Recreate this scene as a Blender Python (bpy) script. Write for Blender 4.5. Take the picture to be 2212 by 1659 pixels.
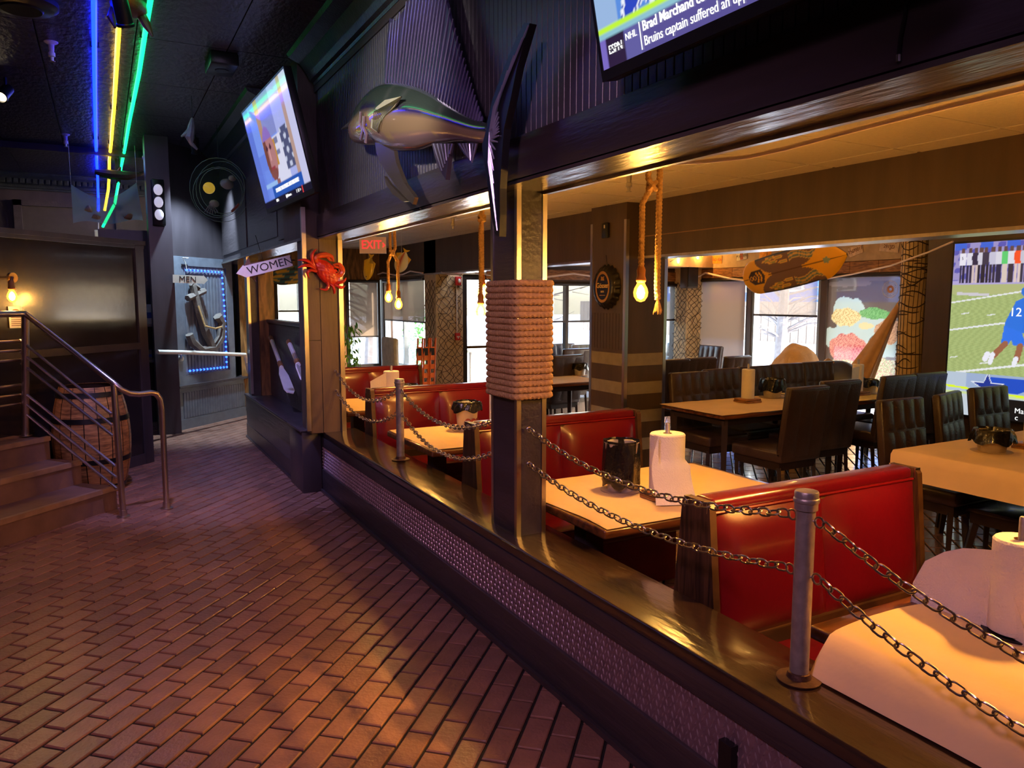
import bpy, bmesh, math, random
from mathutils import Vector, Matrix
random.seed(7)
SC = bpy.context.scene
for o in list(bpy.data.objects): bpy.data.objects.remove(o)
COL = SC.collection
# ------------------------------------------------------------------ camera
F_PX, CX, CY, HZ, VX, EYE = 1640.0, 1106.0, 829.5, 647.0, 220.0, 1.55
PITCH = math.atan((CY-HZ)/F_PX)
YAW = math.atan((CX-VX)/math.hypot(F_PX, CY-HZ))
FW = Vector((math.sin(YAW)*math.cos(PITCH), math.cos(YAW)*math.cos(PITCH), -math.sin(PITCH)))
RT = Vector((math.cos(YAW), -math.sin(YAW), 0))
UP = RT.cross(FW)
CAM = Vector((0, 0, EYE))
cd = bpy.data.cameras.new('camera'); cam = bpy.data.objects.new('camera', cd); COL.objects.link(cam)
m = Matrix((RT, UP, -FW)).transposed().to_4x4(); m.translation = CAM
cam.matrix_world = m
cd.sensor_fit = 'HORIZONTAL'; cd.sensor_width = 36.0; cd.lens = F_PX/2212*36.0
cd.clip_start = 0.02; cd.clip_end = 300
SC.camera = cam
# survey helpers: the sight line of a measured point cut with a known wall, floor or plane of the room
def sight(x, y): return FW + RT*((x-CX)/F_PX) - UP*((y-CY)/F_PX)
def PX(x, y, X): r = sight(x, y); return CAM + r*(X/r.x)
def PY(x, y, Y): r = sight(x, y); return CAM + r*(Y/r.y)
def PZ(x, y, z): r = sight(x, y); return CAM + r*((z-EYE)/r.z)
def PIX(P):
    d = Vector(P)-CAM; z = d.dot(FW)
    if z < .05: return None
    return (CX+F_PX*d.dot(RT)/z, CY-F_PX*d.dot(UP)/z)
# ------------------------------------------------------------------ world, sun, exposure
SC.view_settings.view_transform = 'Standard'; SC.view_settings.look = 'None'
SC.view_settings.gamma = 1.0; SC.view_settings.use_curve_mapping = False
SC.view_settings.exposure = 0.82
w = bpy.data.worlds.new('sky'); SC.world = w; w.use_nodes = True
wn = w.node_tree.nodes; wn.clear()
wo = wn.new('ShaderNodeOutputWorld'); wb = wn.new('ShaderNodeBackground'); ws = wn.new('ShaderNodeTexSky')
ws.sky_type = 'NISHITA'; ws.sun_disc = False; ws.sun_elevation = math.radians(30); ws.sun_rotation = math.radians(125)
ws.air_density = 1.0; ws.dust_density = 1.5
wb.inputs[1].default_value = 1.3
w.node_tree.links.new(ws.outputs[0], wb.inputs[0]); w.node_tree.links.new(wb.outputs[0], wo.inputs[0])
sd = bpy.data.lights.new('sun', 'SUN'); sun = bpy.data.objects.new('sun', sd); COL.objects.link(sun)
sd.energy = 7.0; sd.angle = math.radians(.6); sd.color = (1, .86, .68)
sun.rotation_euler = Vector((-.72, .52, -.46)).to_track_quat('-Z', 'Y').to_euler(); sun.location = (12, -4, 9)
# ------------------------------------------------------------------ colour + materials
def lin(c):
    c = c/255.0
    return c/12.92 if c <= .04045 else ((c+.055)/1.055)**2.4
def rgb(r, g, b): return (lin(r), lin(g), lin(b), 1.0)
MATS = {}
def mat(name, col, rough=.5, metal=0., var=.12, vscale=12., bump=0., bscale=60., coat=0., spec=.5, stretch=None, emit=None, estr=0., rnd=0., sheen=0.):
    """Principled surface with noise-driven colour variation and fine relief."""
    if name in MATS: return MATS[name]
    M = bpy.data.materials.new(name); M.use_nodes = True; MATS[name] = M
    nt = M.node_tree; N = nt.nodes; L = nt.links; b = N['Principled BSDF']
    b.inputs['Roughness'].default_value = rough; b.inputs['Metallic'].default_value = metal
    b.inputs['Coat Weight'].default_value = coat; b.inputs['Coat Roughness'].default_value = .08
    b.inputs['Specular IOR Level'].default_value = spec
    tc = N.new('ShaderNodeTexCoord'); mp = N.new('ShaderNodeMapping'); L.new(tc.outputs['Object'], mp.inputs[0])
    if stretch: mp.inputs['Scale'].default_value = stretch
    nz = N.new('ShaderNodeTexNoise'); nz.inputs['Scale'].default_value = vscale; nz.inputs['Detail'].default_value = 4
    L.new(mp.outputs[0], nz.inputs['Vector'])
    cr = N.new('ShaderNodeValToRGB'); c = Vector(col[:3])
    cr.color_ramp.elements[0].position = .3; cr.color_ramp.elements[1].position = .7
    cr.color_ramp.elements[0].color = (*(c*(1-var)), 1); cr.color_ramp.elements[1].color = (*(c*(1+var)), 1)
    L.new(nz.outputs['Fac'], cr.inputs[0]); out = cr.outputs[0]
    if rnd:
        oi = N.new('ShaderNodeObjectInfo'); ge = N.new('ShaderNodeNewGeometry')
        ad = N.new('ShaderNodeMath'); ad.operation = 'ADD'; fr = N.new('ShaderNodeMath'); fr.operation = 'FRACT'
        L.new(oi.outputs['Random'], ad.inputs[0]); L.new(ge.outputs['Random Per Island'], ad.inputs[1]); L.new(ad.outputs[0], fr.inputs[0])
        mr = N.new('ShaderNodeMapRange'); mr.inputs[3].default_value = 1-rnd; mr.inputs[4].default_value = 1+rnd
        L.new(fr.outputs[0], mr.inputs[0])
        mx = N.new('ShaderNodeVectorMath'); mx.operation = 'SCALE'
        L.new(out, mx.inputs[0]); L.new(mr.outputs[0], mx.inputs['Scale']); out = mx.outputs[0]
    L.new(out, b.inputs['Base Color'])
    if bump:
        n2 = N.new('ShaderNodeTexNoise'); n2.inputs['Scale'].default_value = bscale; n2.inputs['Detail'].default_value = 3
        L.new(mp.outputs[0], n2.inputs['Vector'])
        bp = N.new('ShaderNodeBump'); bp.inputs['Strength'].default_value = bump; bp.inputs['Distance'].default_value = .01
        L.new(n2.outputs['Fac'], bp.inputs['Height']); L.new(bp.outputs[0], b.inputs['Normal'])
    if emit:
        b.inputs['Emission Color'].default_value = emit; b.inputs['Emission Strength'].default_value = estr
    return M
def attr_mat(name, rough=.4, estr=0., coat=0., metal=0., mixc=None):
    """Material whose colour comes from the print/paint laid on the mesh as a colour attribute."""
    if name in MATS: return MATS[name]
    M = bpy.data.materials.new(name); M.use_nodes = True; MATS[name] = M
    nt = M.node_tree; N = nt.nodes; L = nt.links; b = N['Principled BSDF']
    a = N.new('ShaderNodeAttribute'); a.attribute_name = 'paint'
    b.inputs['Roughness'].default_value = rough; b.inputs['Coat Weight'].default_value = coat; b.inputs['Metallic'].default_value = metal
    if estr:
        b.inputs['Base Color'].default_value = (.01, .01, .012, 1)
        L.new(a.outputs['Color'], b.inputs['Emission Color']); b.inputs['Emission Strength'].default_value = estr
    else: L.new(a.outputs['Color'], b.inputs['Base Color'])
    return M
def glass_mat(name, tint=(1, 1, 1, 1), refl=.07):
    M = bpy.data.materials.new(name); M.use_nodes = True; MATS[name] = M
    nt = M.node_tree; N = nt.nodes; L = nt.links; N.clear()
    o = N.new('ShaderNodeOutputMaterial'); mx = N.new('ShaderNodeMixShader'); t = N.new('ShaderNodeBsdfTransparent'); g = N.new('ShaderNodeBsdfGlossy')
    t.inputs[0].default_value = tint; g.inputs['Roughness'].default_value = .03; mx.inputs[0].default_value = refl
    L.new(t.outputs[0], mx.inputs[1]); L.new(g.outputs[0], mx.inputs[2]); L.new(mx.outputs[0], o.inputs[0]); return M
def veil_mat(name, col, open_=.4, transl=.5, attr=False):
    """Woven screen fabric: open weave lets part of the view through, threads scatter and pass light."""
    M = bpy.data.materials.new(name); M.use_nodes = True; MATS[name] = M
    nt = M.node_tree; N = nt.nodes; L = nt.links; N.clear()
    o = N.new('ShaderNodeOutputMaterial'); mx = N.new('ShaderNodeMixShader'); t = N.new('ShaderNodeBsdfTransparent')
    m2 = N.new('ShaderNodeMixShader'); d = N.new('ShaderNodeBsdfDiffuse'); tr = N.new('ShaderNodeBsdfTranslucent')
    d.inputs[0].default_value = col; tr.inputs[0].default_value = col; m2.inputs[0].default_value = transl; mx.inputs[0].default_value = 1-open_
    if attr:
        a = N.new('ShaderNodeAttribute'); a.attribute_name = 'paint'
        L.new(a.outputs['Color'], d.inputs[0]); L.new(a.outputs['Color'], tr.inputs[0])
    L.new(d.outputs[0], m2.inputs[1]); L.new(tr.outputs[0], m2.inputs[2]); L.new(t.outputs[0], mx.inputs[1]); L.new(m2.outputs[0], mx.inputs[2]); L.new(mx.outputs[0], o.inputs[0]); return M
def emis(name, col, s):
    if name in MATS: return MATS[name]
    return mat(name, (.02, .02, .02, 1), .4, emit=col, estr=s)
def wood(name, c1, c2, rough=.4, axis=(1, 1, 1), scale=6., bump=.1, coat=0.):
    if name in MATS: return MATS[name]
    M = bpy.data.materials.new(name); M.use_nodes = True; MATS[name] = M
    nt = M.node_tree; N = nt.nodes; L = nt.links; b = N['Principled BSDF']; b.inputs['Roughness'].default_value = rough; b.inputs['Coat Weight'].default_value = coat
    tc = N.new('ShaderNodeTexCoord'); mp = N.new('ShaderNodeMapping'); mp.inputs['Scale'].default_value = axis; L.new(tc.outputs['Object'], mp.inputs[0])
    nz = N.new('ShaderNodeTexNoise'); nz.inputs['Scale'].default_value = scale; nz.inputs['Detail'].default_value = 6; nz.inputs['Distortion'].default_value = .6
    L.new(mp.outputs[0], nz.inputs['Vector'])
    cr = N.new('ShaderNodeValToRGB'); cr.color_ramp.elements[0].color = c1; cr.color_ramp.elements[1].color = c2
    cr.color_ramp.elements[0].position = .35; cr.color_ramp.elements[1].position = .65
    L.new(nz.outputs['Fac'], cr.inputs[0]); L.new(cr.outputs[0], b.inputs['Base Color'])
    bp = N.new('ShaderNodeBump'); bp.inputs['Strength'].default_value = bump; bp.inputs['Distance'].default_value = .01
    L.new(nz.outputs['Fac'], bp.inputs['Height']); L.new(bp.outputs[0], b.inputs['Normal']); return M
BLACK = mat('black_gloss_paint', rgb(58, 50, 54), .3, var=.2, vscale=8, bump=.12, bscale=25, stretch=(1, 1, .2))
BLACKW = mat('black_painted_wood', rgb(60, 51, 54), .36, var=.25, vscale=10, bump=.3, bscale=40, stretch=(1, .12, 1))
BROWNB = mat('brown_black_paint', rgb(76, 60, 50), .42, var=.2, vscale=7, bump=.15, bscale=40, stretch=(1, 1, .15))
LEDGE = mat('varnished_dark_wood', rgb(52, 36, 26), .22, var=.35, vscale=9, bump=.35, bscale=30, coat=.5, stretch=(1, .25, 1))
BRICK = mat('clay_paver', rgb(138, 96, 80), .32, var=.16, vscale=9, bump=.25, bscale=60, rnd=.2)
BRICKD = mat('clay_paver_dining', rgb(128, 98, 84), .2, var=.16, vscale=9, bump=.1, bscale=60, rnd=.18, coat=.6)
GROUT = mat('dark_grout', rgb(26, 19, 18), .8, var=.25, vscale=30, bump=.3)
STEEL = mat('brushed_aluminium', rgb(200, 190, 182), .28, 1.0, var=.1, vscale=30, bump=.06, bscale=120, stretch=(1, 1, .1))
PIPE = mat('galvanised_pipe', rgb(168, 158, 150), .42, .6, var=.22, vscale=25, bump=.15, bscale=70)
RAILM = mat('satin_steel_rail', rgb(190, 172, 162), .3, 1.0, var=.06)
CHAINM = mat('zinc_chain', rgb(170, 158, 150), .28, 1.0, var=.1)
RUST = mat('rusty_flange', rgb(88, 62, 50), .55, .6, var=.3, vscale=30, bump=.3)
PLATE = mat('tread_plate_metal', rgb(140, 116, 126), .42, .55, var=.2, vscale=20, bump=.1)
ROPE = mat('manila_rope', rgb(190, 148, 94), .85, var=.25, vscale=60, bump=.5, bscale=220)
RED = mat('red_vinyl', rgb(98, 6, 24), .3, var=.08, vscale=6, bump=.06, bscale=40, coat=.3)
REDP = mat('red_vinyl_piping', rgb(110, 8, 20), .3, var=.1)
WOODD = wood('dark_oak_panel', rgb(46, 28, 18), rgb(92, 60, 36), .45, (1, 14, 1), 4)
WOODT = wood('stained_pine_top', rgb(58, 30, 14), rgb(120, 70, 32), .3, (1, 9, 9), 3, coat=.4)
WOODC = wood('varnished_cedar', rgb(104, 66, 36), rgb(168, 114, 66), .4, (2, 2, 12), 5)
WOODW = wood('warm_plank_wall', rgb(84, 54, 26), rgb(150, 104, 58), .4, (6, 6, 1), 4)
PAPER = mat('kraft_paper', rgb(222, 190, 146), .75, var=.05, vscale=5, bump=.25, bscale=14)
TOWEL = mat('paper_towel', rgb(236, 226, 218), .9, var=.03, bump=.45, bscale=160)
LEATH = mat('dark_brown_leather', rgb(60, 45, 41), .33, var=.14, vscale=9, bump=.2, bscale=90)
LEGW = mat('dark_leg_wood', rgb(40, 28, 25), .35, var=.2)
BAG = mat('black_bin_bag', rgb(24, 22, 22), .22, var=.2, bump=.6, bscale=22)
TIN = mat('printed_tin', rgb(196, 186, 170), .35, .3, var=.15)
TILE = mat('acoustic_ceiling_tile', rgb(206, 190, 166), .9, var=.05, vscale=40, bump=.4, bscale=200)
TBAR = mat('ceiling_grid_bar', rgb(206, 194, 172), .5, var=.04)
TINC = mat('embossed_tin_ceiling', rgb(70, 62, 76), .36, .3, var=.25, vscale=30, bump=1.0, bscale=26, stretch=(1, .5, 1))
GLASS = glass_mat('window_glass')
SHADE = veil_mat('solar_shade_fabric', rgb(156, 138, 120), .16, .14)
SHADEO = veil_mat('open_solar_shade_fabric', rgb(126, 116, 106), .5, .5)
WHITEP = mat('white_paint', rgb(226, 218, 208), .5, var=.05)
CONDUIT = mat('white_led_tube', rgb(226, 200, 186), .4, var=.03)
DARKM = mat('dark_metal', rgb(30, 28, 30), .4, .6, var=.1)
PLASB = mat('black_plastic', rgb(22, 21, 23), .35, var=.1)
BRASS = mat('aged_brass', rgb(150, 112, 58), .35, .9, var=.15)
# ------------------------------------------------------------------ mesh building
class MB:
    def __init__(s): s.v = []; s.f = []
    def add(s, vs, fs):
        n = len(s.v); s.v += [Vector(p) for p in vs]; s.f += [tuple(i+n for i in f) for f in fs]; return s
    def box(s, x0, x1, y0, y1, z0, z1):
        return s.add([(x0,y0,z0),(x1,y0,z0),(x1,y1,z0),(x0,y1,z0),(x0,y0,z1),(x1,y0,z1),(x1,y1,z1),(x0,y1,z1)],
                     [(0,3,2,1),(4,5,6,7),(0,1,5,4),(1,2,6,5),(2,3,7,6),(3,0,4,7)])
    def obox(s, M, x0, x1, y0, y1, z0, z1):
        b = MB().box(x0, x1, y0, y1, z0, z1); return s.add([M @ p for p in b.v], b.f)
    def cham(s, x0, x1, y0, y1, z0, z1, c=.005, M=None):
        """box with chamfered top edges"""
        vs = [(x0,y0,z0),(x1,y0,z0),(x1,y1,z0),(x0,y1,z0),(x0,y0,z1-c),(x1,y0,z1-c),(x1,y1,z1-c),(x0,y1,z1-c),
              (x0+c,y0+c,z1),(x1-c,y0+c,z1),(x1-c,y1-c,z1),(x0+c,y1-c,z1)]
        if M: vs = [M @ Vector(p) for p in vs]
        return s.add(vs, [(0,3,2,1),(0,1,5,4),(1,2,6,5),(2,3,7,6),(3,0,4,7),(4,5,9,8),(5,6,10,9),(6,7,11,10),(7,4,8,11),(8,9,10,11)])
    def rbox(s, x0, x1, y0, y1, z0, z1, r=.02, seg=3, M=None):
        bm = bmesh.new(); bmesh.ops.create_cube(bm, size=1)
        for v in bm.verts: v.co = Vector(((x0+x1)/2+v.co.x*(x1-x0), (y0+y1)/2+v.co.y*(y1-y0), (z0+z1)/2+v.co.z*(z1-z0)))
        bmesh.ops.bevel(bm, geom=list(bm.edges), offset=r, segments=seg, affect='EDGES', profile=.5)
        bm.verts.index_update(); vs = [(M @ v.co if M else v.co.copy()) for v in bm.verts]; fs = [tuple(v.index for v in f.verts) for f in bm.faces]; bm.free()
        return s.add(vs, fs)
    def tube(s, pts, r, n=8, cap=True, closed=False, tw=None):
        pts = [Vector(p) for p in pts]; k = len(pts)
        rr = r if isinstance(r, (list, tuple)) else [r]*k
        base = len(s.v); nrm = None; arc = 0
        for i, p in enumerate(pts):
            if closed: t = (pts[(i+1) % k]-pts[i-1]).normalized()
            else: t = (pts[min(i+1, k-1)]-pts[max(i-1, 0)])
            t = t.normalized() if t.length > 1e-9 else Vector((0, 0, 1))
            if nrm is None:
                a = Vector((0, 0, 1)) if abs(t.z) < .9 else Vector((1, 0, 0)); nrm = t.cross(a).normalized()
            nrm = (nrm - t*nrm.dot(t)).normalized(); bn = t.cross(nrm)
            if i: arc += (pts[i]-pts[i-1]).length
            for j in range(n):
                a = 2*math.pi*j/n; q = rr[i]
                if tw: q = rr[i]*(1+tw[0]*abs(math.cos(1.5*(a-arc/tw[1]*2*math.pi))))
                s.v.append(p+nrm*math.cos(a)*q+bn*math.sin(a)*q)
        rng = range(k) if closed else range(k-1)
        for i in rng:
            i2 = (i+1) % k
            for j in range(n):
                j2 = (j+1) % n; s.f.append((base+i*n+j, base+i*n+j2, base+i2*n+j2, base+i2*n+j))
        if cap and not closed:
            s.f.append(tuple(base+j for j in reversed(range(n)))); s.f.append(tuple(base+(k-1)*n+j for j in range(n)))
        return s
    def lathe(s, prof, n=24, c=(0, 0, 0), M=None, cap=True):
        base = len(s.v); c = Vector(c)
        for r, z in prof:
            for j in range(n):
                a = 2*math.pi*j/n; p = Vector((r*math.cos(a), r*math.sin(a), z)); s.v.append((M @ p if M else p)+c)
        for i in range(len(prof)-1):
            for j in range(n):
                j2 = (j+1) % n; s.f.append((base+i*n+j, base+i*n+j2, base+(i+1)*n+j2, base+(i+1)*n+j))
        if cap:
            s.f.append(tuple(base+j for j in reversed(range(n)))); s.f.append(tuple(base+(len(prof)-1)*n+j for j in range(n)))
        return s
    def prism(s, poly, M, t):
        """polygon (2-D) in the xy plane of frame M, extruded from z=0 to z=t"""
        n = len(poly); base = len(s.v)
        for z in (0, t):
            for x, y in poly: s.v.append(M @ Vector((x, y, z)))
        s.f.append(tuple(base+i for i in reversed(range(n)))); s.f.append(tuple(base+n+i for i in range(n)))
        for i in range(n):
            j = (i+1) % n; s.f.append((base+i, base+j, base+n+j, base+n+i))
        return s
    def grid(s, fn, nu, nv):
        base = len(s.v)
        for i in range(nu+1):
            for j in range(nv+1): s.v.append(Vector(fn(i/nu, j/nv)))
        for i in range(nu):
            for j in range(nv):
                a = base+i*(nv+1)+j; s.f.append((a, a+nv+1, a+nv+2, a+1))
        return s
    def ell(s, c, rx, ry, rz, nu=14, nv=8, M=None):
        pr = [(max(math.sin(math.pi*i/nv), .001), -math.cos(math.pi*i/nv)) for i in range(nv+1)]
        Q = (M if M else Matrix.Identity(4)).to_4x4() @ Matrix.Diagonal((rx, ry, rz, 1))
        return s.lathe(pr, nu, c, Q, cap=True)
    def build(s, name, mt, parent=None, world=True, smooth=True, ang=35, paint=None):
        me = bpy.data.meshes.new(name)
        off = Vector((0, 0, 0))
        if parent is not None and world:
            p = parent
            while p is not None: off += p.location; p = p.parent
        me.from_pydata([tuple(v-off) for v in s.v], [], s.f); me.validate()
        if mt: me.materials.append(mt)
        if paint is not None:
            at = me.color_attributes.new('paint', 'FLOAT_COLOR', 'POINT')
            for i, c in enumerate(paint): at.data[i].color = c
        bm = bmesh.new(); bm.from_mesh(me); bmesh.ops.recalc_face_normals(bm, faces=bm.faces); bm.to_mesh(me); bm.free()
        if smooth:
            for p in me.polygons: p.use_smooth = True
            me.set_sharp_from_angle(angle=math.radians(ang))
        o = bpy.data.objects.new(name, me); COL.objects.link(o)
        if parent is not None: o.parent = parent
        return o
def frame(o, x, y):
    x = Vector(x).normalized(); y = Vector(y); y = (y-x*y.dot(x)).normalized(); z = x.cross(y)
    m = Matrix((x, y, z)).transposed().to_4x4(); m.translation = Vector(o); return m
def tag(o, label=None, cat=None, group=None, kind=None):
    if label: o['label'] = label
    if cat: o['category'] = cat
    if group: o['group'] = group
    if kind: o['kind'] = kind
    return o
def thing(name, label, cat, loc=(0, 0, 0), rz=0, group=None):
    o = bpy.data.objects.new(name, None); COL.objects.link(o); o.location = loc; o.rotation_euler = (0, 0, rz); o.empty_display_size = .05
    return tag(o, label, cat, group)
def struct(name, mb, mt, label, parent=None, smooth=False):
    return tag(mb.build(name, mt, parent, smooth=smooth), label, kind='structure')
def shared(name, o, parent, loc=(0, 0, 0), rot=None, mx=None):
    c = o.copy(); c.name = name; COL.objects.link(c); c.parent = parent
    if mx is not None: c.matrix_local = mx
    else:
        c.location = loc
        if rot is not None: c.rotation_euler = rot
    return c
def copy_tree(root, loc, rz, label, group=None):
    r = root.copy(); COL.objects.link(r); r.location = loc; r.rotation_euler = (0, 0, rz); r['label'] = label
    if group: r['group'] = group
    for ch in list(root.children):
        c = ch.copy(); COL.objects.link(c); c.parent = r
        for g in list(ch.children):
            d = g.copy(); COL.objects.link(d); d.parent = c
    return r
def text(s, size, mt, parent, M, name='lettering', ext=.001, align='CENTER', bold=0., sx=1.0, world=True):
    cu = bpy.data.curves.new(name, 'FONT'); cu.body = s; cu.size = size; cu.extrude = ext; cu.align_x = align; cu.align_y = 'CENTER'; cu.offset = bold; cu.resolution_u = 3
    t = bpy.data.objects.new(name, cu); COL.objects.link(t)
    dg = bpy.context.evaluated_depsgraph_get(); me = bpy.data.meshes.new_from_object(t.evaluated_get(dg)); bpy.data.objects.remove(t)
    off = Vector((0, 0, 0)); p = parent if world else None
    while p is not None: off += p.location; p = p.parent
    S = Matrix.Diagonal((sx, 1, 1, 1))
    for v in me.vertices: v.co = (M @ S @ v.co) - off
    me.materials.clear(); me.materials.append(mt); me.name = name
    o = bpy.data.objects.new(name, me); COL.objects.link(o)
    if parent is not None: o.parent = parent
    return o
def inpoly(x, y, P):
    c = False; j = len(P)-1
    for i in range(len(P)):
        if (P[i][1] > y) != (P[j][1] > y) and x < (P[j][0]-P[i][0])*(y-P[i][1])/(P[j][1]-P[i][1])+P[i][0]: c = not c
        j = i
    return c
def canvas(name, M, W, H, nx, ny, fn, mt, parent):
    """flat printed / lit picture: a fine grid whose points carry the print colours; fn(u,v) with v up"""
    mb = MB(); cols = []
    for i in range(nx+1):
        for j in range(ny+1):
            u, v = i/nx, j/ny; mb.v.append(M @ Vector((u*W, v*H, 0))); c = fn(u, v); cols.append(rgb(*c))
    for i in range(nx):
        for j in range(ny):
            a = i*(ny+1)+j; mb.f.append((a, a+ny+1, a+ny+2, a+1))
    return mb.build(name, mt, parent, smooth=False, paint=cols)
def point(name, loc, power, col, r=.03, parent=None):
    d = bpy.data.lights.new(name, 'POINT'); d.energy = power; d.color = col; d.shadow_soft_size = r
    o = bpy.data.objects.new(name, d); COL.objects.link(o); o.location = loc
    if parent is not None:
        o.parent = parent; o.location = Vector(loc)-parent.location
    return o
def spot(name, loc, target, power, col, ang=60, blend=.5, r=.04, parent=None):
    d = bpy.data.lights.new(name, 'SPOT'); d.energy = power; d.color = col; d.spot_size = math.radians(ang); d.spot_blend = blend; d.shadow_soft_size = r
    o = bpy.data.objects.new(name, d); COL.objects.link(o)
    o.rotation_euler = (Vector(target)-Vector(loc)).to_track_quat('-Z', 'Y').to_euler(); o.location = loc
    if parent is not None:
        o.parent = parent; o.location = Vector(loc)-parent.location
    return o
def lerp(a, b, t): return a+(b-a)*t
# ================================================================== SETTING
ZD = -.12                                   # dining room floor
A_BR = math.radians(42.5)
E1 = Vector((math.sin(A_BR), math.cos(A_BR), 0)); E2 = Vector((math.cos(A_BR), -math.sin(A_BR), 0))
O_BR = PZ(743.7, 1523.1, 0) - E1*.2015
def uv45(x, y): return (x+y)/math.sqrt(2), (y-x)/math.sqrt(2)
def from45(u, v, z=0.): return Vector(((u-v)/math.sqrt(2), (u+v)/math.sqrt(2), z))
def corridor(x, y):
    if x > (1.60 if y < 6.1 else 1.45): 
        if not (y > 8.95 and x < 2.2): return False
    u, v = uv45(x, y)
    if u < 4.38 and v > 4.48: return False
    if u < 5.85 and v > 5.42: return False
    return -1.5 < y < 12.8 and x > -3.0
def brick_mesh(mb, o, z, l=.1905, w=.0895, tilt=0.):
    a, b = E1*l/2, E2*w/2; c = .004
    h = [Vector((0, 0, z+tilt*k)) for k in (1, -.5, -1, .5)]
    ps = [o-a-b, o+a-b, o+a+b, o-a+b]
    ins = [E1*c+E2*c, -E1*c+E2*c, -E1*c-E2*c, E1*c-E2*c]
    vs = [p+Vector((0, 0, z-.02)) for p in ps]+[p+hh-Vector((0, 0, .0035)) for p, hh in zip(ps, h)]+[p+i+hh for p, i, hh in zip(ps, ins, h)]
    mb.add(vs, [(0,1,5,4),(1,2,6,5),(2,3,7,6),(3,0,4,7),(4,5,9,8),(5,6,10,9),(6,7,11,10),(7,4,8,11),(8,9,10,11)])
floor = struct('floor', MB().box(-3.3, 1.6, -2.6, 13.3, -.06, -.008).box(1.6, 2.4, 8.9, 13.3, -.06, -.008), GROUT, 'corridor floor of reddish clay pavers laid diagonally')
floor_d = struct('floor_dining', MB().box(1.6, 8.4, -2.6, 13.3, ZD-.06, ZD-.008), GROUT, 'dining room floor of clay pavers under the tables')
def lay(parent, zone, z, bmat, nmax, ext, only=None):
    cand = []
    for i in range(-60, 110):
        for j in range(-110, 110):
            c = O_BR+E1*((i+.5)*.2015+(j % 2)*.10075)+E2*((j+.5)*.1005)
            if not zone(c.x, c.y): continue
            p = PIX((c.x, c.y, z)); d = (Vector((c.x, c.y, z))-CAM).length
            if p is None: 
                if d < 3.2: cand.append((9, d, c))
                continue
            if -30 < p[0] < 2242 and -30 < p[1] < 1690: cand.append((0 if (only is None or only(p)) else 1, d, c))
            elif -ext < p[0] < 2212+ext and p[1] < 1659+ext: cand.append((2, d, c))
    cand.sort(key=lambda t: (t[0], t[1]))
    protos = []; stuff = MB(); n = 0
    for k, d, c in cand:
        if k == 0 and n < nmax:
            if len(protos) < 5:
                mb = MB(); brick_mesh(mb, Vector((0, 0, 0)), 0, tilt=random.uniform(-.0009, .0009)); o = mb.build('brick', bmat, parent, world=False, smooth=False); protos.append(o)
            else: o = shared('brick', random.choice(protos), parent)
            o.location = (c.x, c.y, z+random.uniform(-.0008, .0008)); n += 1
        else: brick_mesh(stuff, Vector((c.x, c.y, 0)), z+random.uniform(-.0008, .0008), tilt=random.uniform(-.0009, .0009))
    o = stuff.build('bricks', bmat, parent, smooth=False); o['kind'] = 'stuff'
lay(floor, corridor, 0, BRICK, 300, 700)
def dzone(x, y):
    if x < 1.85 or x > 8.1 or y < .2: return False
    if y > 9.3 and x > 5.45: return False
    if y > 10.5 and x > 4.3: return False
    return y < 13.1
lay(floor_d, dzone, ZD, BRICKD, 160, 300, only=lambda p: (p[0] > 1440 and 940 < p[1] < 1320) or (1180 < p[0] < 1290 and 860 < p[1] < 920))
# ---------------------------------------------------------------- low wall with ledge
LY0, LY1 = -2.5, 6.05
wl = struct('wall_ledge', MB().box(1.53, 1.76, LY0, LY1, -.12, .45), BLACK, 'low black wall carrying a varnished ledge between corridor and booths')
MB().rbox(1.5, 1.79, LY0, LY1, .452, .5, .012, 3).build('ledge_top', LEDGE, wl)
MB().rbox(1.5, 1.53, LY0, LY1, .372, .451, .006, 2).build('upper_band', BLACKW, wl)
MB().rbox(1.5, 1.53, LY0, LY1, 0, .188, .006, 2).build('base_band', BLACKW, wl)
MB().box(1.485, 1.5, LY0, LY1, 0, .022).build('quarter_round', BLACKW, wl)
MB().box(1.514, 1.53, LY0, LY1, .188, .372).build('tread_plate', PLATE, wl)
lug = MB()
for k in range(0, 300):
    for r in range(7):
        y = .35+k*.0192+(.0096 if r % 2 else 0); z = .2+r*.0262
        s = 1 if (k+r) % 2 else -1
        d = Vector((0, .35*s, 1)).normalized(); q = Vector((0, 1, -.35*s)).normalized(); c = Vector((1.514, y, z))
        lug.add([c-d*.012, c+q*.003, c+d*.012, c-q*.003, c+Vector((-.0034, 0, 0))+d*.006, c+Vector((-.0034, 0, 0))-d*.006], [(0,1,5),(1,4,5),(1,2,4),(2,3,4),(3,5,4),(3,0,5)])
o = lug.build('tread_lugs', mat('worn_lug_metal', rgb(196, 172, 178), .35, .7), wl, smooth=False); o['kind'] = 'stuff'
p = PX(1572, 1625, 1.5); MB().box(1.488, 1.515, p.y-.025, p.y+.025, p.z-.06, p.z+.03).build('cable_bracket', PLASB, wl)
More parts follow.
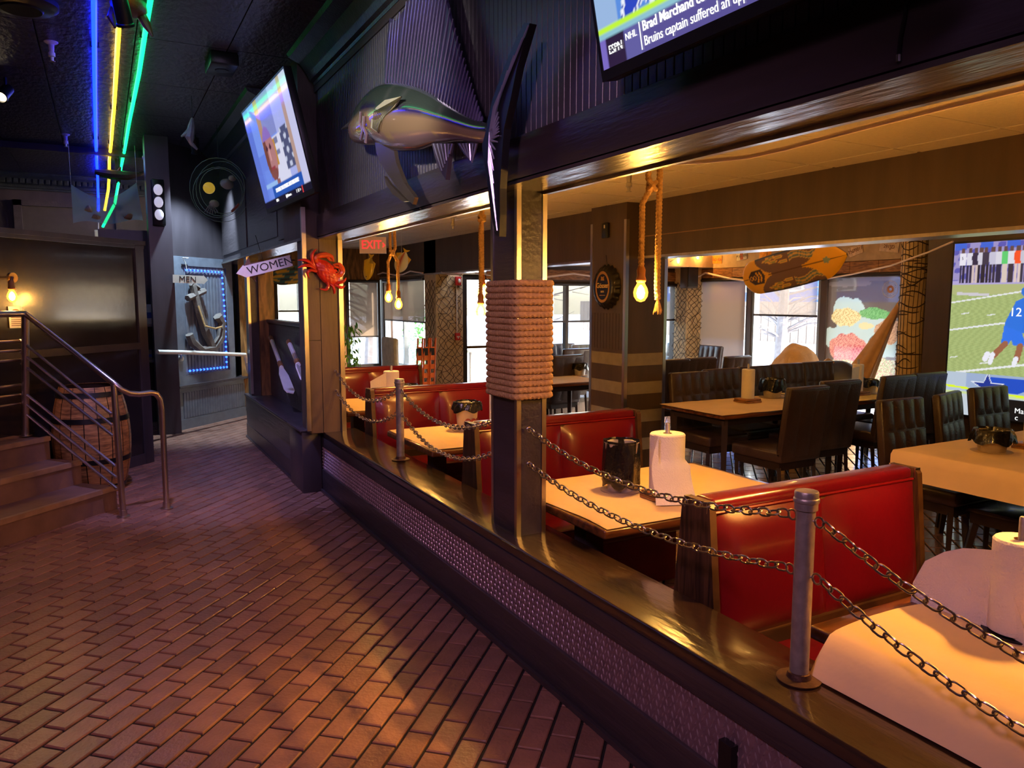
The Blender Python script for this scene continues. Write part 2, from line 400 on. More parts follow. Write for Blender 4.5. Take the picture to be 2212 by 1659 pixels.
# low wall beyond the crab column, stands proud of the ledge wall
wl2 = struct('wall_low', MB().box(1.39, 1.62, 6.08, 8.9, -.12, .47), BLACK, 'low black wall between the crab column and the far passage')
MB().rbox(1.36, 1.66, 6.06, 8.93, .47, .5, .01, 2).build('ledge_top', BLACK, wl2)
MB().box(1.37, 1.39, 6.5, 8.9, .3, .47).box(1.37, 1.39, 6.5, 8.9, 0, .16).build('rail_band', BLACKW, wl2)
MB().box(1.376, 1.388, 6.5, 8.9, .16, .3).build('inset_panel', mat('grey_inset', rgb(84, 74, 76), .4), wl2)
MB().rbox(1.345, 1.5, 6.05, 6.5, 0, .5, .006, 2).build('pedestal', BLACK, wl2)
MB().rbox(1.33, 1.52, 6.03, 6.52, .5, .52, .006, 2).build('pedestal_cap', BLACKW, wl2)
MB().box(1.36, 1.375, 6.5, 8.92, 0, .022).build('quarter_round', BLACKW, wl2)
# half wall with oars, set back, topped by a rail
wh = struct('wall_half', MB().box(1.6, 1.66, 6.2, 8.7, .5, 1.3), BLACK, 'dark beadboard half wall behind the low wall where two oars lean')
MB().rbox(1.57, 1.69, 6.2, 8.7, 1.3, 1.335, .008, 2).build('top_rail', BLACK, wh)
pr = None
for k in range(60):
    y = 6.23+k*.041
    if pr is None: pr = MB().cham(-.006, 0, 0, .037, .52, 1.29, .003).build('bead_board', BLACKW, wh, world=False, smooth=False); pr.location = (1.6, y, 0)
    else: shared('bead_board', pr, wh, (1.6, y, 0))
# ---------------------------------------------------------------- header over the ledge
HY0 = -2.5
hd = struct('wall_header', MB().box(1.51, 1.71, HY0, 6.0, 2.03, 3.4), BLACK, 'black header wall with beadboard above the ledge opening')
MB().rbox(1.488, 1.512, HY0, 5.95, 2.021, 2.195, .004, 2).build('fascia_board', BLACKW, hd)
MB().box(1.488, 1.715, HY0, 5.95, 2.012, 2.03).build('soffit_board', mat('gloss_soffit', rgb(96, 84, 78), .22, .35, var=.3, vscale=7, bump=.35, bscale=26, stretch=(1, .2, 1)), hd)
MB().box(1.70, 1.722, HY0, 5.95, 2.0, 2.03).build('soffit_trim', STEEL, hd)
MB().box(1.494, 1.512, HY0, 5.95, 3.1, 3.2).build('top_rail', BLACKW, hd)
pr = None
for k in range(150):
    y = -.1+k*.04
    if y > 5.9: break
    if pr is None: pr = MB().cham(-.0372/2, .0372/2, 2.195, 3.1, 0, .008, .0018, Matrix(((0,0,-1,0),(1,0,0,0),(0,1,0,0),(0,0,0,1)))).build('bead_board', mat('slate_bead_board', rgb(78, 76, 86), .34, var=.15, vscale=6, bump=.1), hd, world=False, smooth=False); pr.location = (1.51, y, 0)
    else: shared('bead_board', pr, hd, (1.51, y, 0))
hf = struct('wall_header_far', MB().box(1.39, 1.6, 6.0, 10.45, 2.02, 3.4), BLACK, 'dark header above the oars running to the far passage')
MB().box(1.37, 1.62, 6.0, 10.45, 2.0, 2.021).build('soffit_board', MATS['gloss_soffit'], hf)
for y0, y1 in ((6.9, 8.4), (8.5, 10.3)):
    MB().box(1.378, 1.392, y0, y1, 2.1, 2.8).build('panel', BLACKW, hf)
MB().box(1.378, 1.392, 6.62, 6.86, 2.06, 3.2).build('stile', BLACKW, hf)
# crown mouldings (cove profile swept along the wall)
def crown(name, label, pts_path, out, parent=None):
    prof = [(0, 0), (.02, 0), (.025, .02), (.05, .03), (.07, .07), (.12, .14), (.2, .175), (.215, .2), (.215, .22), (0, .22)]
    mb = MB(); n = len(prof)
    for P in pts_path:
        for a, b in prof: mb.v.append(Vector(P)+Vector(out)*a+Vector((0, 0, b)))
    for k in range(len(pts_path)-1):
        for i in range(n):
            j = (i+1) % n; mb.f.append((k*n+i, k*n+j, (k+1)*n+j, (k+1)*n+i))
    mb.f.append(tuple(range(n))); mb.f.append(tuple((len(pts_path)-1)*n+i for i in range(n)))
    return struct(name, mb, mat('cove_tin', rgb(78, 84, 92), .3, .6, var=.15, bump=.3, bscale=60), label, parent)
c1 = crown('trim_1', 'cove crown moulding above the sailfish header', [(1.51, HY0, 3.15), (1.51, 5.93, 3.15)], (-1, 0, 0))
c2 = crown('trim_2', 'cove crown moulding beyond the wall screen', [(1.39, 7.0, 3.15), (1.39, 10.4, 3.15)], (-1, 0, 0))
c3 = crown('trim_3', 'toothed crown moulding across the far dark wall', [(-3.2, 13.25, 3.13), (1.3, 13.25, 3.13)], (0, -1, 0))
pr = None
for k in range(56):
    x = -3.1+k*.078
    if pr is None: pr = MB().cham(-.028, .028, -.05, .05, 0, .03, .006, frame((0, 0, 0), (1, 0, 0), (0, .5, .86))).build('dentil', MATS['cove_tin'], c3, world=False, smooth=False); pr.location = (x, 13.13, 3.24)
    else: shared('dentil', pr, c3, (x, 13.13, 3.24))
# ---------------------------------------------------------------- corridor ceiling and shell
ce = struct('ceiling', MB().box(-3.3, 1.5, -2.6, 13.4, 3.375, 3.45), DARKM, 'black pressed tin ceiling over the corridor')
pr = None
for i in range(8):
    for k in range(13):
        x, y = -3.3+i*.6, -2.5+k*1.22
        if pr is None: pr = MB().cham(.004, .596, .004, 1.216, -.37, 0, .006, Matrix.Diagonal((1, 1, -.06, 1))).build('tin_panel', TINC, ce, world=False, smooth=False); pr.location = (x, y, 3.353)
        else: shared('tin_panel', pr, ce, (x, y, 3.353))
MB().box(-3.3, 1.3, 10.6, 10.68, 3.28, 3.36).build('ceiling_batten', BLACK, ce)
struct('wall_left', MB().box(-3.4, -3.2, -2.6, 13.4, -.1, 3.5), BLACK, 'dark wall far left of the steps')
struct('wall_back', MB().box(-3.4, 8.4, -2.8, -2.55, -.2, 3.5), BROWNB, 'dark wall behind the viewer')
wf = struct('wall_far_corridor', MB().box(-3.4, 1.95, 13.28, 13.45, -.1, 3.5), BLACK, 'dark far wall of the corridor above the black partition')
MB().box(-.95, .25, 13.2, 13.28, 2.3, 2.9).build('service_hatch', mat('dim_hatch', rgb(60, 50, 50), .5), wf)
for z0, z1, x0, x1 in ((2.22, 2.3, -1.05, .35), (2.9, 2.98, -1.05, .35), (2.2, 2.98, -1.05, -.95), (2.2, 2.98, .25, .35)): MB().box(x0, x1, 13.16, 13.28, z0, z1).build('hatch_frame', BLACKW, wf)
pr = None
for k in range(58):
    x = -1.6+k*.052
    if pr is None: pr = MB().cham(0, .046, -.012, 0, 1.2, 2.12, .003).build('bead_board', BLACKW, wf, world=False, smooth=False); pr.location = (x, 13.27, 0)
    else: shared('bead_board', pr, wf, (x, 13.27, 0))
struct('roof', MB().box(-3.5, 4.75, -2.9, 13.6, 3.5, 3.62).box(4.75, 8.5, -2.9, 9.6, 2.9, 3.0), DARKM, 'unseen roof slab keeping sky light out of corridor and dining room')  # unseen slab added so the sky does not light the rooms
# ---------------------------------------------------------------- dining ceiling
cd2 = struct('ceiling_dining', MB().box(1.7, 4.6, -2.6, 13.4, 2.47, 2.52).box(4.6, 8.4, -2.6, 9.5, 2.5, 2.55), TBAR, 'suspended tile ceiling glowing amber over the booths')
TS = .61
pr = None
for i in range(5):
    for k in range(26):
        x, y = 1.72+i*TS, -2.5+k*TS
        wdt = min(x+TS, 4.42)-x
        if wdt < .15: continue
        if abs(wdt-TS) < .01:
            if pr is None: pr = MB().cham(.014, TS-.014, .014, TS-.014, -.2, 0, .012, Matrix.Diagonal((1, 1, -.08, 1))).build('ceiling_tile', TILE, cd2, world=False, smooth=False); pr.location = (x, y, 2.434)
            else: shared('ceiling_tile', pr, cd2, (x, y, 2.434))
        else: MB().box(x+.014, x+wdt-.01, y+.014, y+TS-.014, 2.434, 2.45).build('ceiling_tile', TILE, cd2, smooth=False)
for i in range(6): MB().box(1.72+i*TS-.012, 1.72+i*TS+.012, -2.5, 13.3, 2.437, 2.47).build('grid_runner', TBAR, cd2, smooth=False)
for k in range(27): MB().box(1.72, 4.42, -2.5+k*TS-.012, -2.5+k*TS+.012, 2.4385, 2.468).build('grid_runner', TBAR, cd2, smooth=False)
# ---------------------------------------------------------------- inner beam, pier
bm_ = struct('wall_beam', MB().box(4.4, 4.62, -2.6, 13.2, 1.945, 2.47), BROWNB, 'brown-black beam dividing booths from the window side')
MB().box(4.392, 4.628, -2.6, 13.2, 1.925, 1.947).build('beam_trim', STEEL, bm_)
MB().box(4.394, 4.401, -2.6, 5.8, 2.12, 2.128).build('beam_seam', mat('worn_edge', rgb(140, 104, 78), .6), bm_)
PXa, PXb, PYa, PYb = 4.26, 4.74, 5.72, 6.29
pi_ = struct('wall_pier', MB().box(PXa, PXb, PYa, PYb, ZD, 2.44), BROWNB, 'square black pier with grey stripes between booths and windows')
for x, y in ((PXa, PYa), (PXb, PYa), (PXa, PYb)):
    MB().box(x-.006 if x == PXa else x-.03, x+.03 if x == PXa else x+.006, y-.006 if y == PYa else y-.03, y+.03 if y == PYa else y+.006, ZD, 2.28 if x == PXa else 1.93).build('corner_trim', STEEL, pi_)
STR = mat('grey_stripe_paint', rgb(138, 126, 114), .5)
for z0 in (.93, .66, .39, .12): MB().box(PXa-.003, PXa+.01, PYa+.031, PYb-.031, z0, z0+.115).box(PXa+.031, PXb-.031, PYa-.003, PYa+.01, z0, z0+.115).build('painted_stripe', STR, pi_)
pr = None
for k in range(10):
    y = PYa+.04+k*.05
    if pr is None: pr = MB().cham(-.003, 0, 0, .044, 1.08, 1.42, .001).build('bead_board', BROWNB, pi_, world=False, smooth=False); pr.location = (PXa, y, 0)
    else: shared('bead_board', pr, pi_, (PXa, y, 0))
p = PX(1309, 498, PXa-.01); MB().rbox(PXa-.03, PXa, p.y-.05, p.y+.05, p.z-.07, p.z+.07, .008, 2).build('switch_box', PLASB, pi_)
MB().box(PXa-.036, PXa-.03, p.y-.012, p.y+.0, p.z+.02, p.z+.05).build('switch_toggle', WHITEP, pi_)
# ---------------------------------------------------------------- windows
WN = [0]
FRM = mat('bronze_window_frame', rgb(52, 44, 40), .45, .3)
FRL = mat('light_window_frame', rgb(150, 160, 166), .4, .5)
def window(o, x, W, z0, z1, shade_z=None, smat=None, mull=(), fr=FRM, trans=None, label='window'):
    """frame in the wall plane: o = lower left corner on the inner face, x = direction along the wall"""
    WN[0] += 1; M = frame((o[0], o[1], 0), x, (0, 0, 1)); t = .05
    mb = MB()
    for a, b, c, d in ((0, t, z0, z1), (W-t, W, z0, z1), (t, W-t, z0, z0+t), (t, W-t, z1-t, z1)): mb.obox(M, a, b, c, d, -.1, .0)
    w_ = struct('window_%d' % WN[0], mb, fr, label)
    for q in mull: MB().obox(M, q-.025, q+.025, z0+t, z1-t, -.09, -.01).build('mullion', fr, w_)
    if trans: MB().obox(M, t, W-t, trans-.025, trans+.025, -.09, -.01).build('transom', fr, w_)
    edges = [t]+[q for q in mull]+[W-t]
    for a, b in zip(edges, edges[1:]):
        MB().obox(M, a, b, z0+t, z1-t, -.055, -.049).build('pane', GLASS, w_, smooth=False)
    if shade_z is not None:
        s_ = MB().obox(M, t+.01, W-t-.01, shade_z, z1-.03, .012, .014).build('roller_shade', smat or SHADEO, w_, smooth=False)
        MB().obox(M, t, W-t, shade_z-.02, shade_z+.006, .004, .022).build('hem_bar', FRM, s_, smooth=False)
        MB().tube([M @ Vector((t, z1-.03, .03)), M @ Vector((W-t, z1-.03, .03))], .025, 8).build('shade_roll', FRM, s_)
    return w_
X3, YQ = 8.2, 9.35
WT = 1.87
# right window wall (x = 8.2), windows seen between y 5.6 and 9.2 ; frame x runs toward +y so that its normal faces -x ... built with x = (0,-1,0)
wr = struct('wall_right', MB().box(X3, X3+.16, 5.0, 9.5, ZD, .05).box(X3, X3+.16, 5.0, 9.5, WT, 2.6).box(X3, X3+.16, 5.0, 5.6, .05, WT).box(X3, X3+.16, 9.2, 9.5, .05, WT).box(X3, X3+.16, 6.73, 6.83, .05, WT).box(X3, X3+.16, 8.03, 8.09, .05, WT), BROWNB, 'right outer wall with three large windows')
MB().box(X3-.02, X3, 5.6, 9.3, 2.02, 2.45).build('plate_board', mat('tan_board', rgb(176, 150, 122), .6), wr)
pr = None
for k in range(9):
    MB().cham(X3-.018, X3, 5.6+k*.4, 5.995+k*.4, 1.875, 2.015, .003).build('plank', WOODC, wr)
window((X3+.02, 9.2), (0, -1, 0), 1.11, .05, WT, .5, SHADE, label='window with a grey shade drawn fully down beside the corner column')
window((X3+.02, 8.03), (0, -1, 0), 1.2, .05, WT, 1.34, SHADEO, fr=FRL, label='window with a half drawn shade showing a blue house outside')
# far wall of the window side (y = 9.35)
wq = struct('wall_window_end', MB().box(5.5, X3+.16, YQ, YQ+.15, ZD, .05).box(5.5, X3+.16, YQ, YQ+.15, 1.8, 2.6).box(7.95, X3+.16, YQ, YQ+.15, .05, 1.8).box(5.5, 5.62, YQ, YQ+.15, .05, 1.8).box(5.5, 5.62, YQ, 10.7, ZD, 2.6), BROWNB, 'end wall of the window side behind the pier')
MB().box(4.62, X3, YQ-.55, YQ, 2.03, 2.2).build('soffit', mat('amber_soffit', rgb(206, 176, 136), .7), wq)
MB().box(4.62, X3, YQ-.03, YQ, 1.83, 1.97).build('plank_band', WOODC, wq)
window((5.62, YQ-.02), (1, 0, 0), 2.33, .05, 1.8, 1.24, SHADEO, mull=(.3,), label='wide window with half shade seen left of the pier')
# recess wall with the glazed door (y = 10.6), outer wall A (x = 4.4), far wall (y = 13.2)
wd = struct('wall_door_recess', MB().box(4.4, 4.84, 10.6, 11.05, ZD, 2.47).box(5.4, 5.62, 10.6, 10.75, ZD, 2.47).box(4.84, 5.4, 10.6, 10.75, 1.93, 2.47), mat('plaster_pale', rgb(196, 172, 132), .8, var=.15), 'pale corner column and door recess at the end of the booths')
wa = struct('wall_outer', MB().box(4.42, 4.6, 11.05, 13.25, ZD, .42).box(4.42, 4.6, 11.05, 13.25, 1.9, 2.47).box(4.42, 4.6, 13.1, 13.3, .42, 1.9), BROWNB, 'outer wall with shaded windows beyond the booths')
window((4.44, 13.1), (0, -1, 0), 2.03, .42, 1.9, 1.2, SHADE, mull=(.95, ), fr=FRL, label='tall window with drawn shade beyond the last red booth')
we = struct('wall_far_dining', MB().box(1.9, 4.6, 13.2, 13.35, ZD, .35).box(1.9, 4.6, 13.2, 13.35, 1.9, 2.47).box(1.9, 2.08, 13.2, 13.35, .35, 1.9).box(2.24, 2.56, 13.2, 13.35, .35, 1.9).box(3.0, 3.78, 13.2, 13.35, .35, 1.9), WOODW, 'far wall of warm planks with narrow windows')
for x in (2.08, 2.56): MB().box(x, x+(.16 if x < 2.3 else .44), 13.2, 13.35, .35, 1.1).build('wall_panel', WOODW, we)
window((2.08, 13.19), (1, 0, 0), .16, 1.1, 1.9, 1.36, SHADEO, label='narrow far window nearest the anchor wall')
window((2.56, 13.19), (1, 0, 0), .44, 1.1, 1.9, 1.36, SHADEO, label='far window above the oars with half shade')
window((3.78, 13.19), (1, 0, 0), .62, .35, 1.9, .9, SHADE, label='far corner window behind the climbing plant')
struct('wall_passage', MB().add([(1.6, 10.62, -.1), (1.72, 10.62, -.1), (2.08, 13.3, -.1), (1.95, 13.3, -.1), (1.6, 10.62, 2.5), (1.72, 10.62, 2.5), (2.08, 13.3, 2.5), (1.95, 13.3, 2.5)], [(0,3,2,1),(4,5,6,7),(0,1,5,4),(1,2,6,5),(2,3,7,6),(3,0,4,7)]), WOODW, 'warm plank wall running back from the anchor wall')
struct('ceiling_passage', MB().box(1.39, 1.75, 10.4, 13.3, 2.45, 2.5), BLACK, 'dark ceiling over the far passage')
# dark return wall with the projection screen
ws_ = struct('wall_screen', MB().box(7.6, 8.4, -2.6, 5.0, ZD, 2.6), BROWNB, 'dark wall behind the projection screen')
# ---------------------------------------------------------------- anchor wall (45 degrees), column, black partition
D45 = Vector((1, 1, 0)).normalized(); N45 = Vector((1, -1, 0)).normalized()
AO = Vector((.74, 9.78, 0))
MA = frame(AO, D45, (0, 0, 1))               # x along the wall, y up, z toward the viewer
GREYB = mat('blue_grey_paint', rgb(92, 94, 104), .4, var=.15, bump=.15, bscale=40)
an = struct('wall_anchor', MB().obox(MA, -.1, 1.08, 0, 3.4, -.12, -.012), BLACK, 'angled beadboard wall carrying the anchor and blue rope light')
MB().obox(MA, -.02, 1.46, 0, .5, -.12, .03).build('wainscot', GREYB, an)
MB().obox(MA, -.04, 1.48, .5, .53, -.12, .07).build('wainscot_cap', BLACKW, an)
MB().obox(MA, -.02, 1.46, .0, .12, .03, .045).build('wainscot_base', GREYB, an)
for a, b, c, d in ((0, .14, .53, 2.06), (.96, 1.08, .53, 2.06), (.14, .96, 1.95, 2.06), (.14, .96, .53, .64)): MB().obox(MA, a, b, c, d, -.012, .012).build('panel_frame', GREYB, an)
pr = None
for k in range(14):
    b = MB().cham(0, .052, .64, 1.95, 0, .012, .006)
    o = MB().add([MA @ (p+Vector((.145+k*.058, 0, -.012))) for p in b.v], b.f).build('bead_board', GREYB, an, smooth=False)
for k in range(29):
    b = MB().cham(0, .042, .13, .44, 0, .01, .004)
    MB().add([MA @ (p+Vector((.05+k*.047, 0, .03))) for p in b.v], b.f).build('bead_board', GREYB, an, smooth=False)
struct('wall_column', MB().box(.5, .74, 9.5, 9.82, 0, 3.36), BLACK, 'tall dark column left of the anchor wall')
# service niche seen between partition and column
nb = struct('wall_niche', MB().box(.0, .55, 10.6, 10.7, 0, 2.4), BLACK, 'dark service niche behind the partition')
for z in (1.22, .78): MB().box(.2, .62, 10.3, 10.6, z, z+.03).build('niche_shelf', mat('pale_shelf', rgb(150, 130, 110), .5), nb)
# black gloss partition, 45 degrees
MPt = frame(from45(1.6, 5.38), D45, (0, 0, 1)); PL = 5.876-1.6
pt = struct('wall_partition', MB().obox(MPt, 0, PL-.03, 0, 2.05, -.1, 0), mat('piano_black_panel', rgb(40, 34, 34), .16, var=.1, vscale=5, bump=.05, bscale=15, coat=.4), 'tall glossy black partition behind the steps')
MB().obox(MPt, 0, PL+.02, 2.05, 2.09, -.12, .03).obox(MPt, 0, PL+.01, 2.02, 2.05, -.11, .018).build('cap_moulding', BLACK, pt)
MB().obox(MPt, PL-.1, PL, 0, 2.05, -.1, .02).build('end_post', BLACK, pt)
MB().obox(MPt, PL, PL+.006, 0, 2.0, -.1, -.06).build('edge_trim', STEEL, pt)
MB().obox(MPt, 0, PL-.1, 1.09, 1.15, 0, .02).build('dado_rail', BLACK, pt)
MB().obox(MPt, 0, PL-.1, 0, .1, 0, .014).build('skirting', BLACK, pt)
# steps and landing, 45 degrees
CON = mat('worn_concrete', rgb(118, 84, 70), .55, var=.2, vscale=6, bump=.2, bscale=30)
NOS = mat('nosing_strip', rgb(150, 112, 84), .5, var=.2)
M45 = frame((0, 0, 0), D45, from45(0, 1))     # x = u, y = v, z up
st = struct('floor_steps', MB().obox(M45, 1.6, 4.45, 5.03, 5.39, 0, .5), CON, 'three worn steps rising to the landing at left')
for k, v0 in enumerate((4.41, 4.73)):
    MB().obox(M45, 1.6, 4.45, v0+.01, 5.04, 0, .17*(k+1)-.001).build('step', CON, st)
for k, v0 in enumerate((4.41, 4.73, 5.02)):
    z = .17*(k+1); MB().obox(M45, 1.6, 4.455, v0, v0+.035, z-.03, z+.004).build('nosing', NOS, st)
# ================================================================== POSTS, CHAINS
po = struct('wall_post', MB().box(1.575, 1.715, 2.885, 3.125, .5, 2.02), BLACKW, 'black post on the ledge wrapped with thick rope')
for x, y in ((1.57, 2.88), (1.72, 2.88), (1.57, 3.13), (1.72, 3.13)):
    sx, sy = (1 if x < 1.6 else -1), (1 if y < 3 else -1)
    MB().box(min(x, x+sx*.022), max(x, x+sx*.022), min(y, y+sy*.022), max(y, y+sy*.022), .5, 2.018).build('corner_trim', STEEL, po)
def rrect(x0, x1, y0, y1, r, n=4):
    P = []
    for cx, cy, a in ((x1-r, y1-r, 0), (x0+r, y1-r, 90), (x0+r, y0+r, 180), (x1-r, y0+r, 270)):
        for k in range(n+1): t = math.radians(a+90*k/n); P.append((cx+r*math.cos(t), cy+r*math.sin(t)))
    return P
def dens(P, step, closed=False):
    P = [Vector(p) for p in P]; out = []
    L = len(P) if closed else len(P)-1
    for i in range(L):
        a, b = P[i], P[(i+1) % len(P)]; n = max(1, int((b-a).length/step))
        for k in range(n): out.append(a.lerp(b, k/n))
    if not closed: out.append(P[-1])
    return out
rw = thing('rope_wrap', 'thick tan rope coiled tightly around the black post', 'rope', (1.645, 3.0, 1.13))
ring = dens([(x, y, 0) for x, y in rrect(-.093, .093, -.142, .142, .03)], .004, True)
cp = MB().tube(ring, .0108, 12, closed=True, tw=(.4, .06)).build('rope_coil', ROPE, rw, world=False)
for k in range(1, 19): shared('rope_coil', cp, rw, (random.uniform(-.002, .002), random.uniform(-.002, .002), k*.0272), rot=(random.uniform(-.01, .01), 0, random.uniform(-.004, .004)))
# crab column
cc = struct('wall_crab_column', MB().box(1.39, 1.66, 5.96, 6.2, .5, 2.02).box(1.375, 1.52, 5.96, 6.62, 2.02, 3.36), BROWNB, 'boarded column with steel edges that carries the red crab')
for x0, x1, z0, z1 in ((1.4, 1.495, .5, 1.23), (1.4, 1.495, 1.235, 2.02), (1.5, 1.63, .5, 2.02)):
    MB().cham(x0, x1, -5.96, -5.945, z0, z1, .001).build('board', mat('column_board', rgb(96, 74, 50), .4, var=.25, vscale=8, bump=.25, bscale=40, stretch=(1, 1, .15)), cc) if False else MB().box(x0, x1, 5.947, 5.96, z0, z1).build('board', mat('column_board', rgb(96, 74, 50), .4, var=.25, vscale=8, bump=.25, bscale=40, stretch=(1, 1, .15)), cc)
MB().box(1.368, 1.4, 5.94, 5.97, .52, 2.25).build('edge_trim', STEEL, cc)
MB().box(1.645, 1.68, 5.94, 5.97, .5, 2.02).build('edge_trim', STEEL, cc)
fp = struct('wall_far_post', MB().box(1.4, 1.52, 8.66, 8.86, .5, 2.02), BLACKW, 'slim dark post with a steel edge past the oars')
MB().box(1.392, 1.42, 8.645, 8.67, .52, 2.02).build('edge_trim', STEEL, fp)
MB().box(1.5, 1.66, 8.6, 8.66, .5, 1.9).build('plank_side', WOODW, fp)
# stanchions
def stanchion(loc, label):
    t = thing('chain_post', label, 'post', loc, group='chain posts on the ledge'); x, y, z = loc
    MB().lathe([(.0255, .012), (.0255, .5)], 20, loc).build('tube', PIPE, t)
    MB().lathe([(.026, 0), (.058, .002), (.06, .007), (.034, .01), (.03, .024), (.0256, .026)], 24, loc).build('flange', RUST, t)
    MB().lathe([(.0256, .484), (.0305, .486), (.031, .505), (.0335, .507), (.0345, .512), (.0335, .517), (.0318, .519), (.0318, .533), (.0295, .537), (.001, .538)], 24, loc, cap=False).build('cap', PIPE, t)
    for z2 in (.46, .305):
        for s in (1, -1):
            c = Vector((x-.012*s*0, y+s*.045, z+z2))
            ring = [c+Vector((0, .014*math.cos(a), .014*math.sin(a))) for a in [i*2*math.pi/14 for i in range(14)]]
            MB().tube(ring, .0032, 6, closed=True).tube([Vector((x, y+s*.02, z+z2)), Vector((x, y+s*.033, z+z2))], .0032, 6).build('eye_bolt', CHAINM, t)
    return t
S1 = Vector((1.65, 1.39, .5)); S2 = Vector((1.68, 4.68, .5))
stanchion(S1, 'grey pipe chain post on the ledge nearest the viewer'); stanchion(S2, 'grey pipe chain post between the wrapped post and the crab column')
# eye hooks on posts
def link_mesh():
    L, W = .0225, .0135; P = []
    for k in range(7): a = -math.pi/2+math.pi*k/6; P.append((L-W+W*math.cos(a)+.0, W*math.sin(a), 0))
    for k in range(7): a = math.pi/2+math.pi*k/6; P.append((-(L-W)+W*math.cos(a), W*math.sin(a), 0))
    return MB().tube([Vector(p)*.92 for p in P], .0031, 7, closed=True)
LP_ = [None]
def chain(a, b, sag, label):
    a, b = Vector(a), Vector(b); t = thing('barrier_chain', label, 'chain', a, group='zinc chains along the ledge')
    n = 240; pts = []
    for i in range(n+1):
        q = i/n; p = a.lerp(b, q); p.z -= 4*sag*q*(1-q); pts.append(p)
    s = [0]
    for i in range(n): s.append(s[-1]+(pts[i+1]-pts[i]).length)
    N = max(3, round(s[-1]/.0345)); pit = s[-1]/N; j = 0
    for k in range(N):
        d = (k+.5)*pit
        while s[j+1] < d: j += 1
        p = pts[j].lerp(pts[j+1], (d-s[j])/(s[j+1]-s[j])); tx = (pts[j+1]-pts[j]).normalized()
        side = Vector((1, 0, 0)) if abs(tx.x) < .8 else Vector((0, 1, 0))
        ang = (.35 if k % 2 else .35+math.pi/2)+random.uniform(-.12, .12)
        yv = (side-tx*side.dot(tx)).normalized(); zv = tx.cross(yv); y2 = yv*math.cos(ang)+zv*math.sin(ang)
        M = frame(p-a, tx, y2)
        if LP_[0] is None:
            LP_[0] = link_mesh().build('link', CHAINM, t, world=False); LP_[0].matrix_local = M
        else: shared('link', LP_[0], t, mx=M)
    return t
WN_ = (1.615, 2.87); WF_ = (1.62, 3.14); CB = (1.6, 5.94)
for nm, z, lbl in (('u', .99, 'wrapped post'), ('l', .83, 'wrapped post'),):
    pass
def hook(c, d, label, z):
    c = Vector(c); d = Vector(d); t = thing('eye_hook', label, 'hook', c, group='eye hooks holding the chains')
    r = [c+d*.02+Vector((0, 0, 0))+(Vector((1, 0, 0))*math.cos(a)+Vector((0, 0, 1))*math.sin(a))*.011 for a in [i*2*math.pi/12 for i in range(12)]]
    MB().tube(r, .003, 6, closed=True).build('eye', CHAINM, t); MB().tube([c-d*.003, c+d*.01], .003, 6).build('shank', CHAINM, t)
for c, d, w_ in ((WN_, -1, 'the near face of the wrapped post'), (WF_, 1, 'the far face of the wrapped post'), (CB, -1, 'the crab column')):
    for z, q in ((.985, 'upper'), (.83, 'lower')): hook((c[0], c[1], z), (0, d, 0), q+' eye hook on '+w_, z)
chain((1.6, 5.91, .985), (1.68, 4.735, .955), .14, 'upper chain hanging from the crab column to the middle chain post')
chain((1.6, 5.91, .83), (1.68, 4.735, .8), .13, 'lower chain hanging from the crab column to the middle chain post')
chain((1.68, 4.62, .955), (1.62, 3.17, .985), .115, 'upper chain from the middle chain post to the wrapped post')
chain((1.68, 4.62, .8), (1.62, 3.17, .83), .13, 'lower chain from the middle chain post to the wrapped post')
chain((1.615, 2.84, .985), (1.65, 1.45, .96), .085, 'upper chain from the wrapped post to the nearest chain post')
chain((1.615, 2.84, .83), (1.65, 1.45, .805), .07, 'lower chain from the wrapped post to the nearest chain post')
chain((1.65, 1.33, .96), (1.65, -.2, .96), .17, 'upper chain running from the nearest chain post out of frame')
chain((1.65, 1.33, .805), (1.65, -.2, .805), .17, 'lower chain running from the nearest chain post out of frame')
